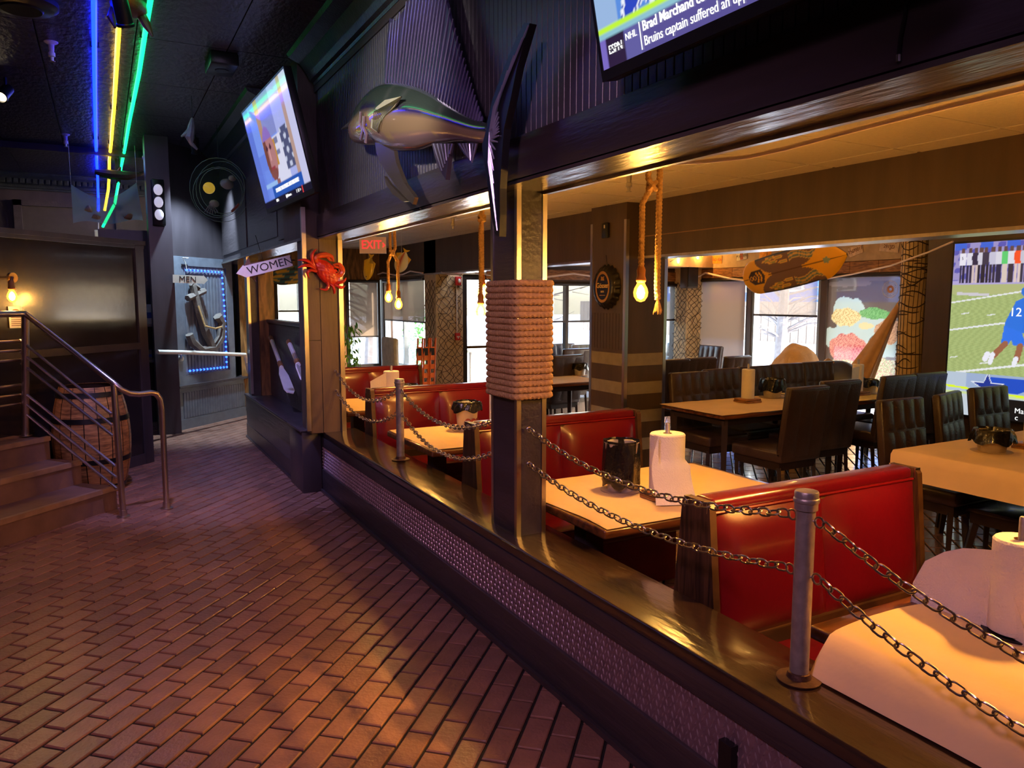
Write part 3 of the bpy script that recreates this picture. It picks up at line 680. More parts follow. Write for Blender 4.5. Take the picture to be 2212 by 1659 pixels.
# ================================================================== BOOTHS (local: x along the bench, y across, z from dining floor)
BL, BT = 1.17, .97                      # length, height above dining floor
def booth():
    t = thing('booth_bench', 'x', 'booth', (1.81, 2.0, ZD), group='red double booth benches')
    outl = [(-.055, BT), (.055, BT), (.07, .95), (.115, .5), (.13, .44), (.13, 0), (-.13, 0), (-.13, .44), (-.115, .5), (-.07, .95)]
    for x in (0, BL-.03):
        MB().prism(outl, frame((x, 0, 0), (0, 1, 0), (0, 0, 1)), .03).build('end_panel', WOODD, t, world=False, smooth=False)
        for s in (-1, 1): MB().box(x-.001, x+.031, s*.058-.003, s*.058+.003, BT-.04, BT+.001).build('corner_clip', STEEL, t, world=False)
    MB().rbox(.03, BL-.03, -.05, .05, BT-.05, BT+.004, .02, 4).build('top_roll', RED, t, world=False)
    for s in (-1, 1):
        for x0, x1 in ((.03, BL/2), (BL/2, BL-.03)):
            def pad(u, v, x0=x0, x1=x1, s=s):
                e = min(u, 1-u, )*(x1-x0); f_ = min(v, 1-v)*.46
                bl = .042*(1-math.exp(-e/.045))*(1-math.exp(-f_/.045))
                z = .47+v*.455; y = .1-v*.052
                return (lerp(x0, x1, u), s*(y+bl), z)
            MB().grid(pad, 16, 14).build('back_cushion', RED, t, world=False, ang=60)
        MB().tube([(.035, s*.053, .926), (BL-.035, s*.053, .926)], .006, 6).build('piping', REDP, t, world=False)
        MB().tube([(.035, s*.108, .47), (.035, s*.056, .92)], .005, 6).build('piping', REDP, t, world=False)
        MB().box(.03, BL-.03, min(s*.09, s*.118), max(s*.09, s*.118), .41, .475).build('seat_rail', WOODD, t, world=False, smooth=False)
        MB().rbox(.0, BL, min(s*.1, s*.5), max(s*.1, s*.5), .3, .425, .025, 3).build('seat_cushion', RED, t, world=False)
        MB().box(.02, BL-.02, min(s*.1, s*.46), max(s*.1, s*.46), 0, .3).build('seat_base', mat('booth_base_red', rgb(120, 16, 26), .4), t, world=False, smooth=False)
        MB().tube([(.0, s*.495, .415), (BL, s*.495, .415)], .006, 6).build('piping', REDP, t, world=False)
    MB().box(.03, BL-.03, -.05, .05, .0, .93).build('core', WOODD, t, world=False, smooth=False)
    return t
B = booth(); B['label'] = 'red vinyl double booth bench nearest the viewer behind the chain post'
copy_tree(B, (1.81, 3.89, ZD), 0, 'red vinyl double booth bench behind the rope wrapped post')
copy_tree(B, (1.81, 5.77, ZD), 0, 'red vinyl double booth bench third from the viewer')
copy_tree(B, (1.81, 7.66, ZD), 0, 'red vinyl double booth bench farthest away by the windows')
# booth tables
def btable(Y, label):
    t = thing('booth_table', label, 'table', (2.39, Y, ZD), group='booth tables')
    MB().rbox(1.785, 3.03, Y-.43, Y+.43, .555, .597, .012, 3).build('table_top', WOODT, t)
    MB().box(1.95, 2.05, Y-.05, Y+.05, ZD+.03, .556).build('pedestal', BLACK, t)
    MB().rbox(1.86, 2.14, Y-.25, Y+.25, ZD, ZD+.03, .01, 2).build('pedestal_foot', BLACK, t)
    MB().box(2.8, 2.9, Y-.05, Y+.05, ZD+.03, .556).build('pedestal', BLACK, t)
    MB().rbox(2.7, 3.0, Y-.25, Y+.25, ZD, ZD+.03, .01, 2).build('pedestal_foot', BLACK, t)
T1, T2, T3, T4 = 1.05, 2.945, 4.83, 6.71
btable(T1, 'booth table at lower right under the nearest paper'); btable(T2, 'booth table with a tall paper towel roll by the wrapped post'); btable(T3, 'booth table behind the middle chain post'); btable(T4, 'booth table farthest along the ledge')
def sheet(name, label, fn, nu=24, nv=24, mt=PAPER, cat='paper', group='kraft paper table covers'):
    mb = MB().grid(fn, nu, nv); n = len(mb.v); top = list(mb.v)
    mb.v += [p-Vector((0, 0, .0012)) for p in top]
    mb.f += [tuple(reversed([i+n for i in f])) for f in mb.f[:]]
    o = mb.build(name, mt, None, ang=80); tag(o, label, cat, group); return o
def wrink(x, y): return .0012*math.sin(9*x+5*y)+.0010*math.sin(17*y-6*x+1.3)+.0008*math.sin(23*x+11*y)
def paper1(u, v):
    x = 1.685+u*1.25; y = .5+v*.90
    if x < 1.78: z = lerp(.506, .601, ((x-1.685)/.095)**.8)
    else: z = .601
    # far corner by the post droops to the ledge
    return (x, y+.02*math.sin(x*7), z+abs(wrink(x, y))+(.004 if x > 1.8 else 0))
sheet('paper_cover', 'large pinkish kraft paper hanging over the ledge at lower right', paper1, 40, 30)
def paper2(u, v):
    x = 1.80+u*1.24+.01*math.sin(v*7); y = T2-.43+v*.86
    r = max(0, x-2.96); z = .6-2.4*r*r
    y = T2+(y-T2)*(1-.1*max(0, u-.8)/.2)
    return (x, y, z+abs(wrink(x, y)))
sheet('paper_cover', 'kraft paper on the booth table with the tall towel roll', paper2, 40, 24)
sheet('paper_cover', 'kraft paper on the booth table behind the middle chain post', lambda u, v: (1.8+u*1.2, T3-.42+v*.84, .6+abs(wrink(u, v*2))))
sheet('paper_cover', 'kraft paper on the farthest booth table', lambda u, v: (1.8+u*1.2, T4-.42+v*.84, .6+abs(wrink(u*2, v))))
# paper towel stands
def towel(loc, label, r=.078, h=.28, tail=None, base='wood', rod=.045):
    x, y, z = loc; t = thing('towel_roll', label, 'paper towel', loc, group='paper towel rolls on tables')
    if base == 'wood': 
        for i, (dx, dy) in enumerate(((-.0, .0), (.004, .006))): MB().rbox(x-.09+dx, x+.09-dx, y-.09+dy, y+.09-dy, z+i*.019, z+.018+i*.019, .003, 2).build('wood_base', WOODC, t)
        zb = z+.038
    else: MB().lathe([(.08, 0), (.085, .006), (.03, .012)], 20, loc).build('metal_base', DARKM, t); zb = z+.012
    MB().lathe([(.02, zb), (r, zb), (r+.001, zb+.006), (r+.001, zb+h-.006), (r-.004, zb+h), (.021, zb+h)], 40, (x, y, 0), cap=False).build('roll', TOWEL, t)
    MB().lathe([(.019, zb), (.021, zb+h-.0), (.019, zb+h-.03)], 20, (x, y, 0), cap=False).build('cardboard_core', mat('cardboard', rgb(150, 110, 74), .8), t)
    MB().lathe([(.011, zb), (.011, zb+h+rod), (.009, zb+h+rod+.004)], 16, (x, y, 0)).build('rod', PIPE, t)
    if tail: MB().grid(tail, 18, 18).build('loose_sheet', TOWEL, t, ang=80)
    return t
R2 = Vector((2.33, 2.78, .603))
def tail2(u, v):
    # sheet leaves the roll on its left side, hangs in front and flares to the table
    zt = R2.z+.318; z = lerp(R2.z+.004, zt-.002, v)
    wv = 1-v
    left = -.083-.03*math.sin(min(1, wv*1.25)*math.pi*.8)
    right = lerp(.10, -.06, min(1, v*1.02)**1.3) if v > .5 else lerp(.105, .035, v/.5)*1.0
    right = .075+.03*(1-v)*2*max(0, .5-v) if v < .62 else lerp(.075, -.07, (v-.62)/.38)
    sx = lerp(left, right, u)
    dep = -.088-.035*wv*wv-.01*math.sin(u*3)
    if abs(sx) < .08 and v > .6: dep = -math.sqrt(max(0, .083**2-min(abs(sx), .083)**2))-.004
    c, s = math.cos(-.3), math.sin(-.3)
    return (R2.x+sx*c-dep*s*1.0, R2.y+sx*s+dep*c, z)
towel(R2, 'tall paper towel roll with a hanging sheet on the second booth table', .082, .28, tail2)
R1 = Vector((2.24, 1.145, .605))
def tail1(u, v):
    # wide loose sheet leaving the roll and standing across the table behind it
    tp = crv_([(2160, 1190), (2120, 1186), (2080, 1184), (2040, 1192), (1998, 1212), (1972, 1258), (1965, 1310)], u)
    bt = crv_([(2240, 1450), (2180, 1446), (2120, 1434), (2070, 1412), (2020, 1380), (1988, 1357), (1966, 1330)], u)
    X = lerp(2.172, 2.215, u)+.012*math.sin(u*5)+.02*math.sin(v*math.pi)*u
    return PX(lerp(bt[0], tp[0], v), lerp(bt[1], tp[1], v), X)
def crv_(P, q):
    k = q*(len(P)-1); i = min(int(k), len(P)-2); f_ = k-i; return lerp(P[i][0], P[i+1][0], f_), lerp(P[i][1], P[i+1][1], f_)
towel(R1, 'big paper towel roll with a wide billowing sheet at the right edge', .07, .265, tail1, base='metal', rod=.06)
R4 = Vector((2.3, 6.62, .603))
def tail4(u, v): return (R4.x-.085-.16*u+.02*math.sin(v*2), R4.y-.05-.03*u, R4.z+.02+lerp(.0, lerp(.27, .2, u), v))
towel(R4, 'paper towel roll with a flaring sheet on the farthest booth table', .07, .26, tail4)
R3 = Vector((2.42, 4.72, .603))
def tail3(u, v): return (R3.x-.09+.13*u-.03*(1-v), R3.y-.085-.02*(1-v)-.02*math.sin(u*3), R3.z+.01+v*.26-.02*u*v)
towel(R3, 'slim paper towel roll beside a printed bucket on the third booth table', .058, .26, tail3)
# bagged buckets
def bucket(loc, label, r=.085, h=.17, bag_h=.12, sq=1.0, tint=None, seed=1, flare=.28):
    x, y, z = loc; t = thing('bagged_bucket', label, 'bucket', loc, group='buckets lined with black bags')
    MB().lathe([(r*.8, .003), (r, h), (r+.005, h+.003), (r-.004, h), (r*.78, .01)], 28, loc, cap=False).build('pail', tint or TIN, t)
    MB().lathe([(r*1.25, 0), (r*1.25, .003)], 28, loc).build('drip_ring', mat('pale_coaster', rgb(190, 160, 124), .7), t)
    rnd = random.Random(seed); ph = [rnd.uniform(0, 6.28) for _ in range(6)]
    def bag(u, v):
        a = u*2*math.pi
        wob = 1+.07*math.sin(3*a+ph[0])+.05*math.sin(7*a+ph[1]+v*3)+.03*math.sin(13*a+ph[2]+v*9)
        if v < .25: rr = lerp(r*.8, r*.96, v/.25); zz = lerp(h*.45, h+.012, v/.25); wob = 1
        else:
            q = (v-.25)/.75; rr = r*(1.03+flare*q)*wob; zz = h+.014+.016*math.sin(q*3.0)-bag_h*q**1.1+.012*math.sin(5*a+ph[3])*q
        return (x+rr*math.cos(a), y+rr*math.sin(a)*sq, z+zz)
    MB().grid(bag, 44, 16).build('bin_bag', BAG, t, ang=50)
    return t
bucket((2.24, 3.02, .603), 'bucket covered by a black bag behind the tall towel roll', .082, .24, .225, seed=3, flare=.1)
bk3 = bucket((2.3, 4.98, .603), 'white printed bucket with black bag rim on the third booth table', .085, .2, .07, seed=5)
bucket((2.5, 6.75, .603), 'bucket with a black bag on the farthest booth table', .09, .14, .08, seed=8)
for k in range(3):
    a = -1.9+k*.5; M = frame(Vector((2.3, 4.98, .67))+Vector((math.cos(a), math.sin(a), 0))*.0835, (-math.sin(a), math.cos(a), 0), (0, 0, 1))
    MB().prism([(.025*math.cos(q)*(1 if q < 4 else .5), .03*math.sin(q)) for q in [i*.52 for i in range(12)]], M, .002).build('bucket_print', mat('bucket_red_print', rgb(150, 60, 40), .5), bk3)
# ================================================================== PENDANTS
BULB = bpy.data.materials.new('amber_bulb_glass'); BULB.use_nodes = True
_n = BULB.node_tree.nodes; _l = BULB.node_tree.links; _n.clear()
_o = _n.new('ShaderNodeOutputMaterial'); _t = _n.new('ShaderNodeBsdfTransparent'); _t.inputs[0].default_value = (1, .8, .42, 1)
_e = _n.new('ShaderNodeEmission'); _e.inputs[0].default_value = (1, .42, .05, 1); _e.inputs[1].default_value = 1.1
_a = _n.new('ShaderNodeAddShader'); _l.new(_t.outputs[0], _a.inputs[0]); _l.new(_e.outputs[0], _a.inputs[1]); _l.new(_a.outputs[0], _o.inputs[0])
FIL = emis('glowing_filament', (1, .62, .22, 1), 22.)
WARM = (1, .60, .22)
def rope_pts(P, step=.005): return dens(P, step)
def bulb(t, c, power, r=.037, up=True):
    c = Vector(c)
    MB().lathe([(.004, -r*1.28), (r*.55, -r*1.12), (r*.92, -r*.55), (r, 0), (r*.88, r*.55), (r*.6, r*1.05), (r*.45, r*1.4)], 20, c, cap=True).build('bulb', BULB, t)
    MB().lathe([(.002, -r*.95), (.016, -r*.7), (.0215, -r*.1), (.016, r*.55), (.004, r*1.0)], 12, c).build('filament', FIL, t)
    MB().lathe([(r*.5, r*1.3), (.024, r*1.5), (.026, r*1.7), (.02, r*2.2), (.022, r*3.0), (.014, r*3.5)], 16, c).build('socket', mat('rope_socket', rgb(150, 96, 40), .6), t)
    point('bulb_light', c, power, WARM, .03, t)
def pendant(X, Y, bulbs, label, top=2.43, knot=None, tassel=None, power=20):
    t = thing('rope_pendant', label, 'pendant lamp', (X, Y, top), group='rope pendants over the booth tables')
    for i, (dx, dy, zb) in enumerate(bulbs):
        kz = knot or top-.3
        P = [(X+dx*.35, Y+dy*.35, top), (X+dx*.5+.004, Y+dy*.5, kz+.04), (X+dx*.2, Y+dy*.2+.012*(1 if i else -1), kz), (X+dx, Y+dy, kz-.08), (X+dx, Y+dy, zb+.115)]
        MB().tube(rope_pts(P), .0115, 9, tw=(.4, .055)).build('rope', ROPE, t)
        bulb(t, (X+dx, Y+dy, zb), power)
    if tassel:
        dx, dy, zt = tassel
        MB().tube(rope_pts([(X+dx, Y+dy, top), (X+dx*.9, Y+dy, zt+.08), (X+dx*1.1, Y+dy, zt+.02)]), .012, 9, tw=(.4, .055)).build('rope_tail', ROPE, t)
        mb = MB()
        for k in range(26):
            a = k*2.4; mb.tube([(X+dx*1.1, Y+dy, zt+.03), (X+dx*1.1+.012*math.cos(a), Y+dy+.012*math.sin(a), zt), (X+dx*1.1+.022*math.cos(a), Y+dy+.022*math.sin(a), zt-.045-.01*math.sin(k))], .0012, 4)
        o = mb.build('frayed_end', ROPE, t); o['kind'] = 'stuff'
    kz = knot or top-.3
    MB().tube(dens([(X+.02*math.cos(a), Y+.02*math.sin(a), kz+.018*math.sin(a*1.5)) for a in [i*.4 for i in range(32)]], .01), .010, 8, tw=(.2, .03)).build('knot', ROPE, t)
    return t
pendant(2.4, 3.02, [(-.035, .03, 1.585)], 'rope pendant with round amber bulb and frayed tail in front of the pier', knot=2.1, tassel=(.03, -.02, 1.53), power=50)
pendant(2.4, 4.92, [(-.012, .0, 1.465), (.03, .06, 1.60)], 'rope pendant with two amber bulbs just left of the wrapped post', knot=2.12, power=30)
pendant(2.4, 6.83, [(-.03, .03, 1.57), (.045, -.03, 1.505)], 'rope pendant with two amber bulbs below the exit sign', knot=1.98, power=28)
pendant(2.66, 1.15, [(-.03, .0, 1.56), (.04, .03, 1.62)], 'rope pendant over the table at the right edge', knot=2.1, power=66)
# ================================================================== DINING FURNITURE
def chair_proto():
    t = thing('dining_chair', 'x', 'chair', (4.93, 4.47, ZD), group='dark leather dining chairs')
    W = .235
    MB().rbox(-W, W, -.27, .27, .36, .455, .022, 3).build('seat', LEATH, t, world=False)
    MB().box(-W+.02, W-.02, -.24, .25, .3, .37).build('seat_frame', LEGW, t, world=False, smooth=False)
    for sx in (-1, 1):
        for sy in (-1, 1):
            x, y = sx*(W-.03), sy*.225
            MB().tube([(x, y-(.03 if sy < 0 else 0), 0), (x, y, .32)], [.016, .023], 4).build('leg', LEGW, t, world=False, smooth=False)
    def bx(z): return -.24-(z-.4)*.13
    MR = frame((0, bx(.4), .4), (1, 0, 0), (0, -.13, .9915)); HB = .585
    core = MB(); core.rbox(-W, W, 0, HB, -.035, .03, .022, 3, MR); core.build('backrest', LEATH, t, world=False)
    n = 4; cw = 2*W*.96/n
    for k in range(n):
        for y0, y1 in ((.07, .36), (.365, HB-.012)):
            x0 = -W*.96+k*cw
            def f(u, v, x0=x0, y0=y0, y1=y1):
                e = min(u, 1-u)*cw; g = min(v, 1-v)*(y1-y0)
                return MR @ Vector((x0+u*cw, lerp(y0, y1, v), -.034-.014*(1-math.exp(-e/.018))*(1-math.exp(-g/.02))))
            MB().grid(f, 6, 6).build('tuft_panel', LEATH, t, world=False, ang=60)
    for k in range(3):
        x0 = -W*.97+k*2*W*.97/3
        def f2(u, v, x0=x0):
            cw2 = 2*W*.97/3; e = min(u, 1-u)*cw2; g = min(v, 1-v)*HB
            return MR @ Vector((x0+u*cw2, .0+v*(HB-.015), .029+.007*(1-math.exp(-e/.012))*(1-math.exp(-g/.02))))
        MB().grid(f2, 6, 5).build('rear_panel', LEATH, t, world=False, ang=60)
    return t
CH = chair_proto(); PI = math.pi; used = [False]
def chair(x, y, rz, label):
    if not used[0]:
        used[0] = True; CH.location = (x, y, ZD); CH.rotation_euler = (0, 0, rz); CH['label'] = label; return CH
    return copy_tree(CH, (x, y, ZD), rz, label)
# backrest local is at y<0, its tufted face is +y ... flip so the tufts face the sitter
for a in CH.children:
    pass
G = 'dark leather dining chairs'
chair(4.93, 4.50, .02, 'dark leather chair with its plain back to the viewer, nearest the pier table corner')
chair(5.58, 4.70, -.03, 'dark leather chair with its plain back to the viewer, second from the pier')
chair(6.40, 4.74, .02, 'dark leather chair, plain back to the viewer, left one at the yellow papered table')
chair(6.93, 4.78, -.02, 'dark leather chair with its plain back to the viewer closest to the projection screen')
for i, (x, y, l) in enumerate(((4.92, 5.28, 'tufted leather chair against the pier at the papered table'), (5.45, 5.40, 'tufted leather chair second from the pier behind the towel roll table'),
        (5.97, 5.46, 'tufted leather chair directly behind the black bagged bucket'), (6.5, 5.52, 'tufted leather chair left of the flaring towel sheet'), (7.03, 5.55, 'tufted leather chair behind the flaring towel sheet under the tan cover'))):
    chair(x, y, PI+.02*(i % 3-1), l)
chair(4.9, 3.06, PI, 'brown tufted chair at the far left corner of the right hand papered table')
chair(5.6, 3.12, PI+.25, 'brown tufted chair turned slightly, in front of the projection screen')
chair(6.2, 3.2, PI, 'brown tufted chair in front of the star on the projection screen')
for (px_, py_, rz, l) in ((1222, 766, .1, 'leather chair with its back to the viewer seen left of the pier'), (1246, 752, 0, 'second leather chair with its back to the viewer left of the pier'),
        (1214, 741, PI, 'far tufted chair by the end window left of the pier'), (1264, 743, PI, 'far tufted chair half hidden by the pier'),
        (1454, 775, 0, 'leather chair back half hidden behind the right edge of the pier'), (1513, 771, 0, 'leather chair back standing before the grey shaded window'), (1588, 768, .1, 'leather chair back left of the bright window'),
        (1530, 746, PI/2, 'grey looking leather chair sideways at the corner column'), (1458, 741, PI/2, 'leather chair sideways beside the pier edge near the end window')):
    p = PZ(px_, py_, .865); s = 1 if abs(rz) < 1 else -1
    if abs(abs(rz)-PI/2) < .1: chair(p.x-.25, p.y, rz, l)
    else: chair(p.x, p.y+s*.3, rz, l)
def dtable(x0, x1, y0, y1, label):
    t = thing('dining_table', label, 'table', ((x0+x1)/2, (y0+y1)/2, ZD), group='dining tables')
    MB().rbox(x0, x1, y0, y1, .562, .598, .006, 2).build('table_top', WOODT, t)
    MB().box(x0+.06, x1-.06, y0+.06, y1-.06, .5, .562).build('apron', LEGW, t, smooth=False)
    for x in (x0+.08, x1-.08):
        for y in (y0+.08, y1-.08): MB().tube([(x, y, ZD), (x, y, .56)], [.028, .036], 4).build('leg', LEGW, t, smooth=False)
dtable(4.47, 5.92, 4.62, 5.42, 'dark wood dining table beside the striped pier')
dtable(6.02, 7.4, 4.70, 5.48, 'dining table under yellowish paper near the projection screen')
dtable(4.40, 5.95, 2.15, 3.02, 'dining table at the right edge under draped paper')
pf = PZ(1235, 826, .6); dtable(pf.x-.5, pf.x+.45, pf.y-.05, pf.y+.7, 'small far table seen between wrapped post and pier')
sheet('paper_cover', 'kraft paper on the dining table beside the pier', lambda u, v: (4.44+u*1.5, 4.62+v*.8+.006*math.sin(u*9), .6+abs(wrink(u*2, v*2))), 30, 20)
sheet('paper_cover', 'yellowish paper on the dining table near the screen', lambda u, v: (6.0+u*1.42, 4.7+v*.78, .6+abs(wrink(u, v*3))), 20, 14, mt=mat('yellow_paper', rgb(226, 196, 118), .75))
sheet('paper_cover', 'kraft paper on the small far table', lambda u, v: (pf.x-.5+u*.95, pf.y-.05+v*.75, .6+abs(wrink(u, v*3))), 12, 12)
def paperB(u, v):
    s = u*1.85; x = 4.36+max(0, s-.2); z = .602
    if s < .2: q = (.2-s); a = min(1, q/.05)*1.35; x = 4.395-.035*math.sin(a)-.005*q; z = .602-.03*(1-math.cos(a))-max(0, q-.05)*.98
    y = 2.05+v*.99
    return (x, y, z+abs(wrink(s, y)))
sheet('paper_cover', 'kraft paper draped over the end of the right hand dining table', paperB, 50, 24)
# stools under the right table
def stool(x0, x1, y0, y1, label):
    z = .25; t = thing('low_stool', label, 'stool', ((x0+x1)/2, (y0+y1)/2, ZD), group='low black stools')
    MB().rbox(x0, x1, y0, y1, z-.03, z, .008, 2).build('seat', mat('black_gloss_seat', rgb(34, 28, 28), .25, coat=.2), t)
    MB().box(x0+.02, x1-.02, y0+.02, y1-.02, z-.1, z-.03).build('apron', LEGW, t, smooth=False)
    for sx, x in ((-1, x0+.05), (1, x1-.05)):
        for sy, y in ((-1, y0+.05), (1, y1-.05)): MB().tube([(x+sx*.03, y+sy*.05, ZD), (x, y, z-.05)], [.02, .028], 4).build('leg', LEGW, t, smooth=False)
stool(4.82, 5.25, 2.8, 3.22, 'black low stool under the draped paper beside the red booth'); stool(4.74, 5.2, 2.32, 2.77, 'black low stool at the right edge below the draped paper')
# table-top things
towel(Vector((5.24, 5.13, .602)), 'towel roll on a wooden block on the table beside the pier', .058, .27, base='wood')
p = PZ(1668, 858, .602); bucket(p, 'bucket under a puffed black bag beside the pier table towel roll', .1, .17, .12, seed=11)
p7 = Vector((6.62, 5.02, .602)); towel(p7, 'towel roll with a flaring sheet on the yellow papered table', .052, .27, lambda u, v: (p7.x-.05-.13*u, p7.y-.05-.02*u, p7.z+.03+lerp(.0, .26-.05*u, v)+.04*u), base='wood')
bucket((6.82, 5.05, .602), 'small bagged bucket right of the flaring towel sheet', .085, .13, .07, seed=13)
p = PZ(2142, 975, .602); bucket(p, 'metal bucket with a wide black bag on the right hand papered table', .095, .13, .085, seed=17, tint=mat('worn_tin', rgb(176, 156, 132), .5, .4))
towel(Vector((p.x+.32, p.y-.08, .602)), 'towel roll partly out of frame on the right hand papered table', .06, .27)
p = PZ(1262, 812, .602); bucket((p.x, p.y+.1, .602), 'small bagged bucket on the far table left of the pier', .08, .14, .08, seed=19)
# ================================================================== WINDOW SIDE DECOR
NETM = mat('dark_net_cord', rgb(66, 48, 32), .8); PALE = mat('pale_column_paint', rgb(206, 176, 128), .8, var=.12)
def net_face(name, M, W, H, nx, ny, parent, wob=.02, r=.0035, seed=1):
    rnd = random.Random(seed); mb = MB(); P = {}
    for i in range(nx+1):
        for j in range(ny+1): P[i, j] = M @ Vector((i/nx*W+rnd.uniform(-wob, wob), j/ny*H+rnd.uniform(-wob, wob), .006))
    for i in range(nx+1):
        for j in range(ny):
            if (i+j) % 2 == 0:
                if i < nx: mb.tube([P[i, j], P[i+1, j+1]], r, 3, cap=False)
                if i > 0: mb.tube([P[i, j], P[i-1, j+1]], r, 3, cap=False)
    o = mb.build(name, NETM, parent, smooth=False); o['kind'] = 'stuff'; return o
nc = thing('fishing_net', 'dark fishing net draped over the pale column by the glazed door', 'net', (4.6, 10.57, ZD), group='fishing nets on columns')
net_face('net_mesh', frame((4.41, 10.595, ZD+.05), (1, 0, 0), (0, 0, 1)), .42, 1.98, 9, 40, nc, .03, .0045, 3)
net_face('net_mesh', frame((4.395, 11.0, ZD+.05), (0, -1, 0), (0, 0, 1)), .38, 1.9, 6, 30, nc, .03, .004, 4)
cr_ = struct('wall_round_column', MB().lathe([(.135, ZD), (.135, 2.45)], 28, (7.78, 5.26, 0)), PALE, 'pale round column wrapped in dark net left of the screen', smooth=True)
for k in range(2): MB().box(7.72+k*.09, 7.74+k*.09, 5.02, 5.06, 1.0, 1.75+.1*k).build('cable_duct', WHITEP, cr_)
rnd = random.Random(5); mb = MB()
for k in range(70):
    z = .5+k*.027; a0 = rnd.uniform(0, 6.28); L = rnd.uniform(1.2, 3.2); amp = rnd.uniform(-.05, .05)
    mb.tube([(7.78+.139*math.cos(a0+L*q/8), 5.26+.139*math.sin(a0+L*q/8), z+amp*math.sin(q*.8)) for q in range(9)], [.002]+[.0065]*7+[.002], 4, cap=False)
for k in range(9):
    a = 2.6+k*.3; mb.tube([(7.78+.141*math.cos(a+.08*math.sin(q)), 5.26+.141*math.sin(a+.08*math.sin(q)), .4+q*.2) for q in range(11)], .004, 4, cap=False)
nr = tag(mb.build('fishing_net', NETM, None), 'dark net bound around the round column beside the screen', 'net', 'fishing nets on columns')
sq = struct('wall_corner_column', MB().box(7.9, 8.19, 9.05, 9.34, ZD, 2.45), PALE, 'pale netted column in the window corner behind the pier')
n2 = thing('fishing_net', 'dark net hung on the window corner column', 'net', (8.0, 9.04, ZD), group='fishing nets on columns')
net_face('net_mesh', frame((7.9, 9.045, .3), (1, 0, 0), (0, 0, 1)), .29, 1.5, 6, 34, n2, .024, .0045, 8)
net_face('net_mesh', frame((7.895, 9.34, .3), (0, -1, 0), (0, 0, 1)), .29, 1.5, 6, 34, n2, .024, .0045, 9)
pr_ = thing('box_speaker', 'dark box speaker on top of the window corner column', 'speaker', (7.9, 8.95, 1.72))
MB().rbox(7.74, 7.95, 8.86, 9.03, 1.72, 2.05, .01, 2).build('cabinet', mat('brown_cabinet', rgb(70, 54, 40), .5), pr_); MB().box(7.74, 7.93, 8.842, 8.85, 1.74, 2.03).build('grille', PLASB, pr_)
# printed shade over the third window
def food(u, v):
    def e(cx, cy, rx, ry): return ((u-cx)/rx)**2+((v-cy)/ry)**2 < 1+.12*math.sin(40*u+13*v)
    n = math.sin(61*u+17*math.sin(31*v))*math.sin(57*v+19*math.sin(23*u)); n2 = math.sin(143*u+9*v)*math.sin(121*v-40*u)
    c = (86, 74, 68)
    if e(.28, .93, .3, .03) or e(.6, .97, .4, .02): c = (112, 100, 96)
    if e(.3, .66, .23, .14) or e(.55, .52, .42, .14) or e(.3, .42, .4, .12) or e(.72, .4, .3, .14) or e(.2, .74, .09, .07): c = (170, 196, 198)
    if e(.25, .62, .2, .085): c = (214, 204, 150) if n > -.3 else (176, 146, 88)
    if e(.53, .545, .1, .03): c = (206, 198, 150)
    if e(.64, .66, .19, .055) and v < .74-.25*abs(u-.55): c = (108, 176, 108) if n > 0 else (82, 150, 84)
    if e(.82, .5, .17, .11): c = (188, 148, 112) if n > -.2 else (150, 104, 76)
    if e(.3, .33, .25, .14): c = (202, 146, 130) if n > -.1 else (176, 96, 92)
    if e(.47, .27, .12, .1): c = (196, 120, 110) if n2 > -.2 else (164, 60, 66)
    if e(.3, .1, .42, .12) or e(.72, .12, .3, .15): c = (206, 206, 160) if n > .1 else ((150, 160, 104) if n2 > -.3 else (174, 110, 92))
    if e(.62, .36, .05, .1) and not e(.55, .3, .07, .1): c = (96, 78, 70)
    return c
w3 = window((X3+.02, 6.73), (0, -1, 0), 1.13, .05, WT, None, label='window behind the printed food shade')
psh = thing('printed_shade', 'roller shade printed with a seafood platter beside the netted column', 'shade', (X3-.02, 6.2, WT))
MP = frame((X3-.012, 6.70, .5), (0, -1, 0), (0, 0, 1))
PRINT = veil_mat('printed_shade_fabric', rgb(120, 110, 100), .05, .1, attr=True)
canvas('shade_fabric', MP, 1.07, 1.34, 90, 110, food, PRINT, psh)
MB().tube([(X3-.0, 6.70, WT-.02), (X3-.0, 5.63, WT-.02)], .028, 10).build('shade_roll', FRM, psh)
LOGO = mat('logo_print', rgb(196, 192, 182), .8); LOGOP = mat('logo_pink', rgb(190, 140, 124), .8)
def disc_ring(M, cx, cy, r0, r1, n=36):
    mb = MB()
    for k in range(n):
        for r in (r0, r1): a = 2*math.pi*k/n; mb.v.append(M @ Vector((cx+r*math.cos(a), cy+r*math.sin(a), .003)))
    for k in range(n): a, b = 2*k, 2*((k+1) % n); mb.f.append((a, a+1, b+1, b))
    return mb
lc = (.87, 1.17)
disc_ring(MP, *lc, .096, .102).build('logo_ring', LOGO, psh, smooth=False); disc_ring(MP, *lc, .056, .06).build('logo_ring', LOGO, psh, smooth=False)
disc_ring(MP, lc[0]+.004, lc[1], .016, .046, 24).build('logo_shrimp', LOGOP, psh, smooth=False)
def arc_text(s, M, cx, cy, r, a0, a1, size, mt, parent, flip=False):
    for k, ch in enumerate(s):
        if ch == ' ': continue
        a = math.radians(lerp(a0, a1, (k+.5)/len(s))); d = Vector((math.cos(a), math.sin(a), 0))
        up = -d if flip else d; xr = Vector((up.y, -up.x, 0))
        loc = M @ frame(Vector((cx, cy, .003))+d*r, xr, up)
        text(ch, size, mt, parent, loc)
arc_text('HARD PEARL', MP, *lc, .077, 170, 10, .026, LOGO, psh); arc_text('COMPANY', MP, *lc, .077, 215, 325, .024, LOGO, psh, flip=True)
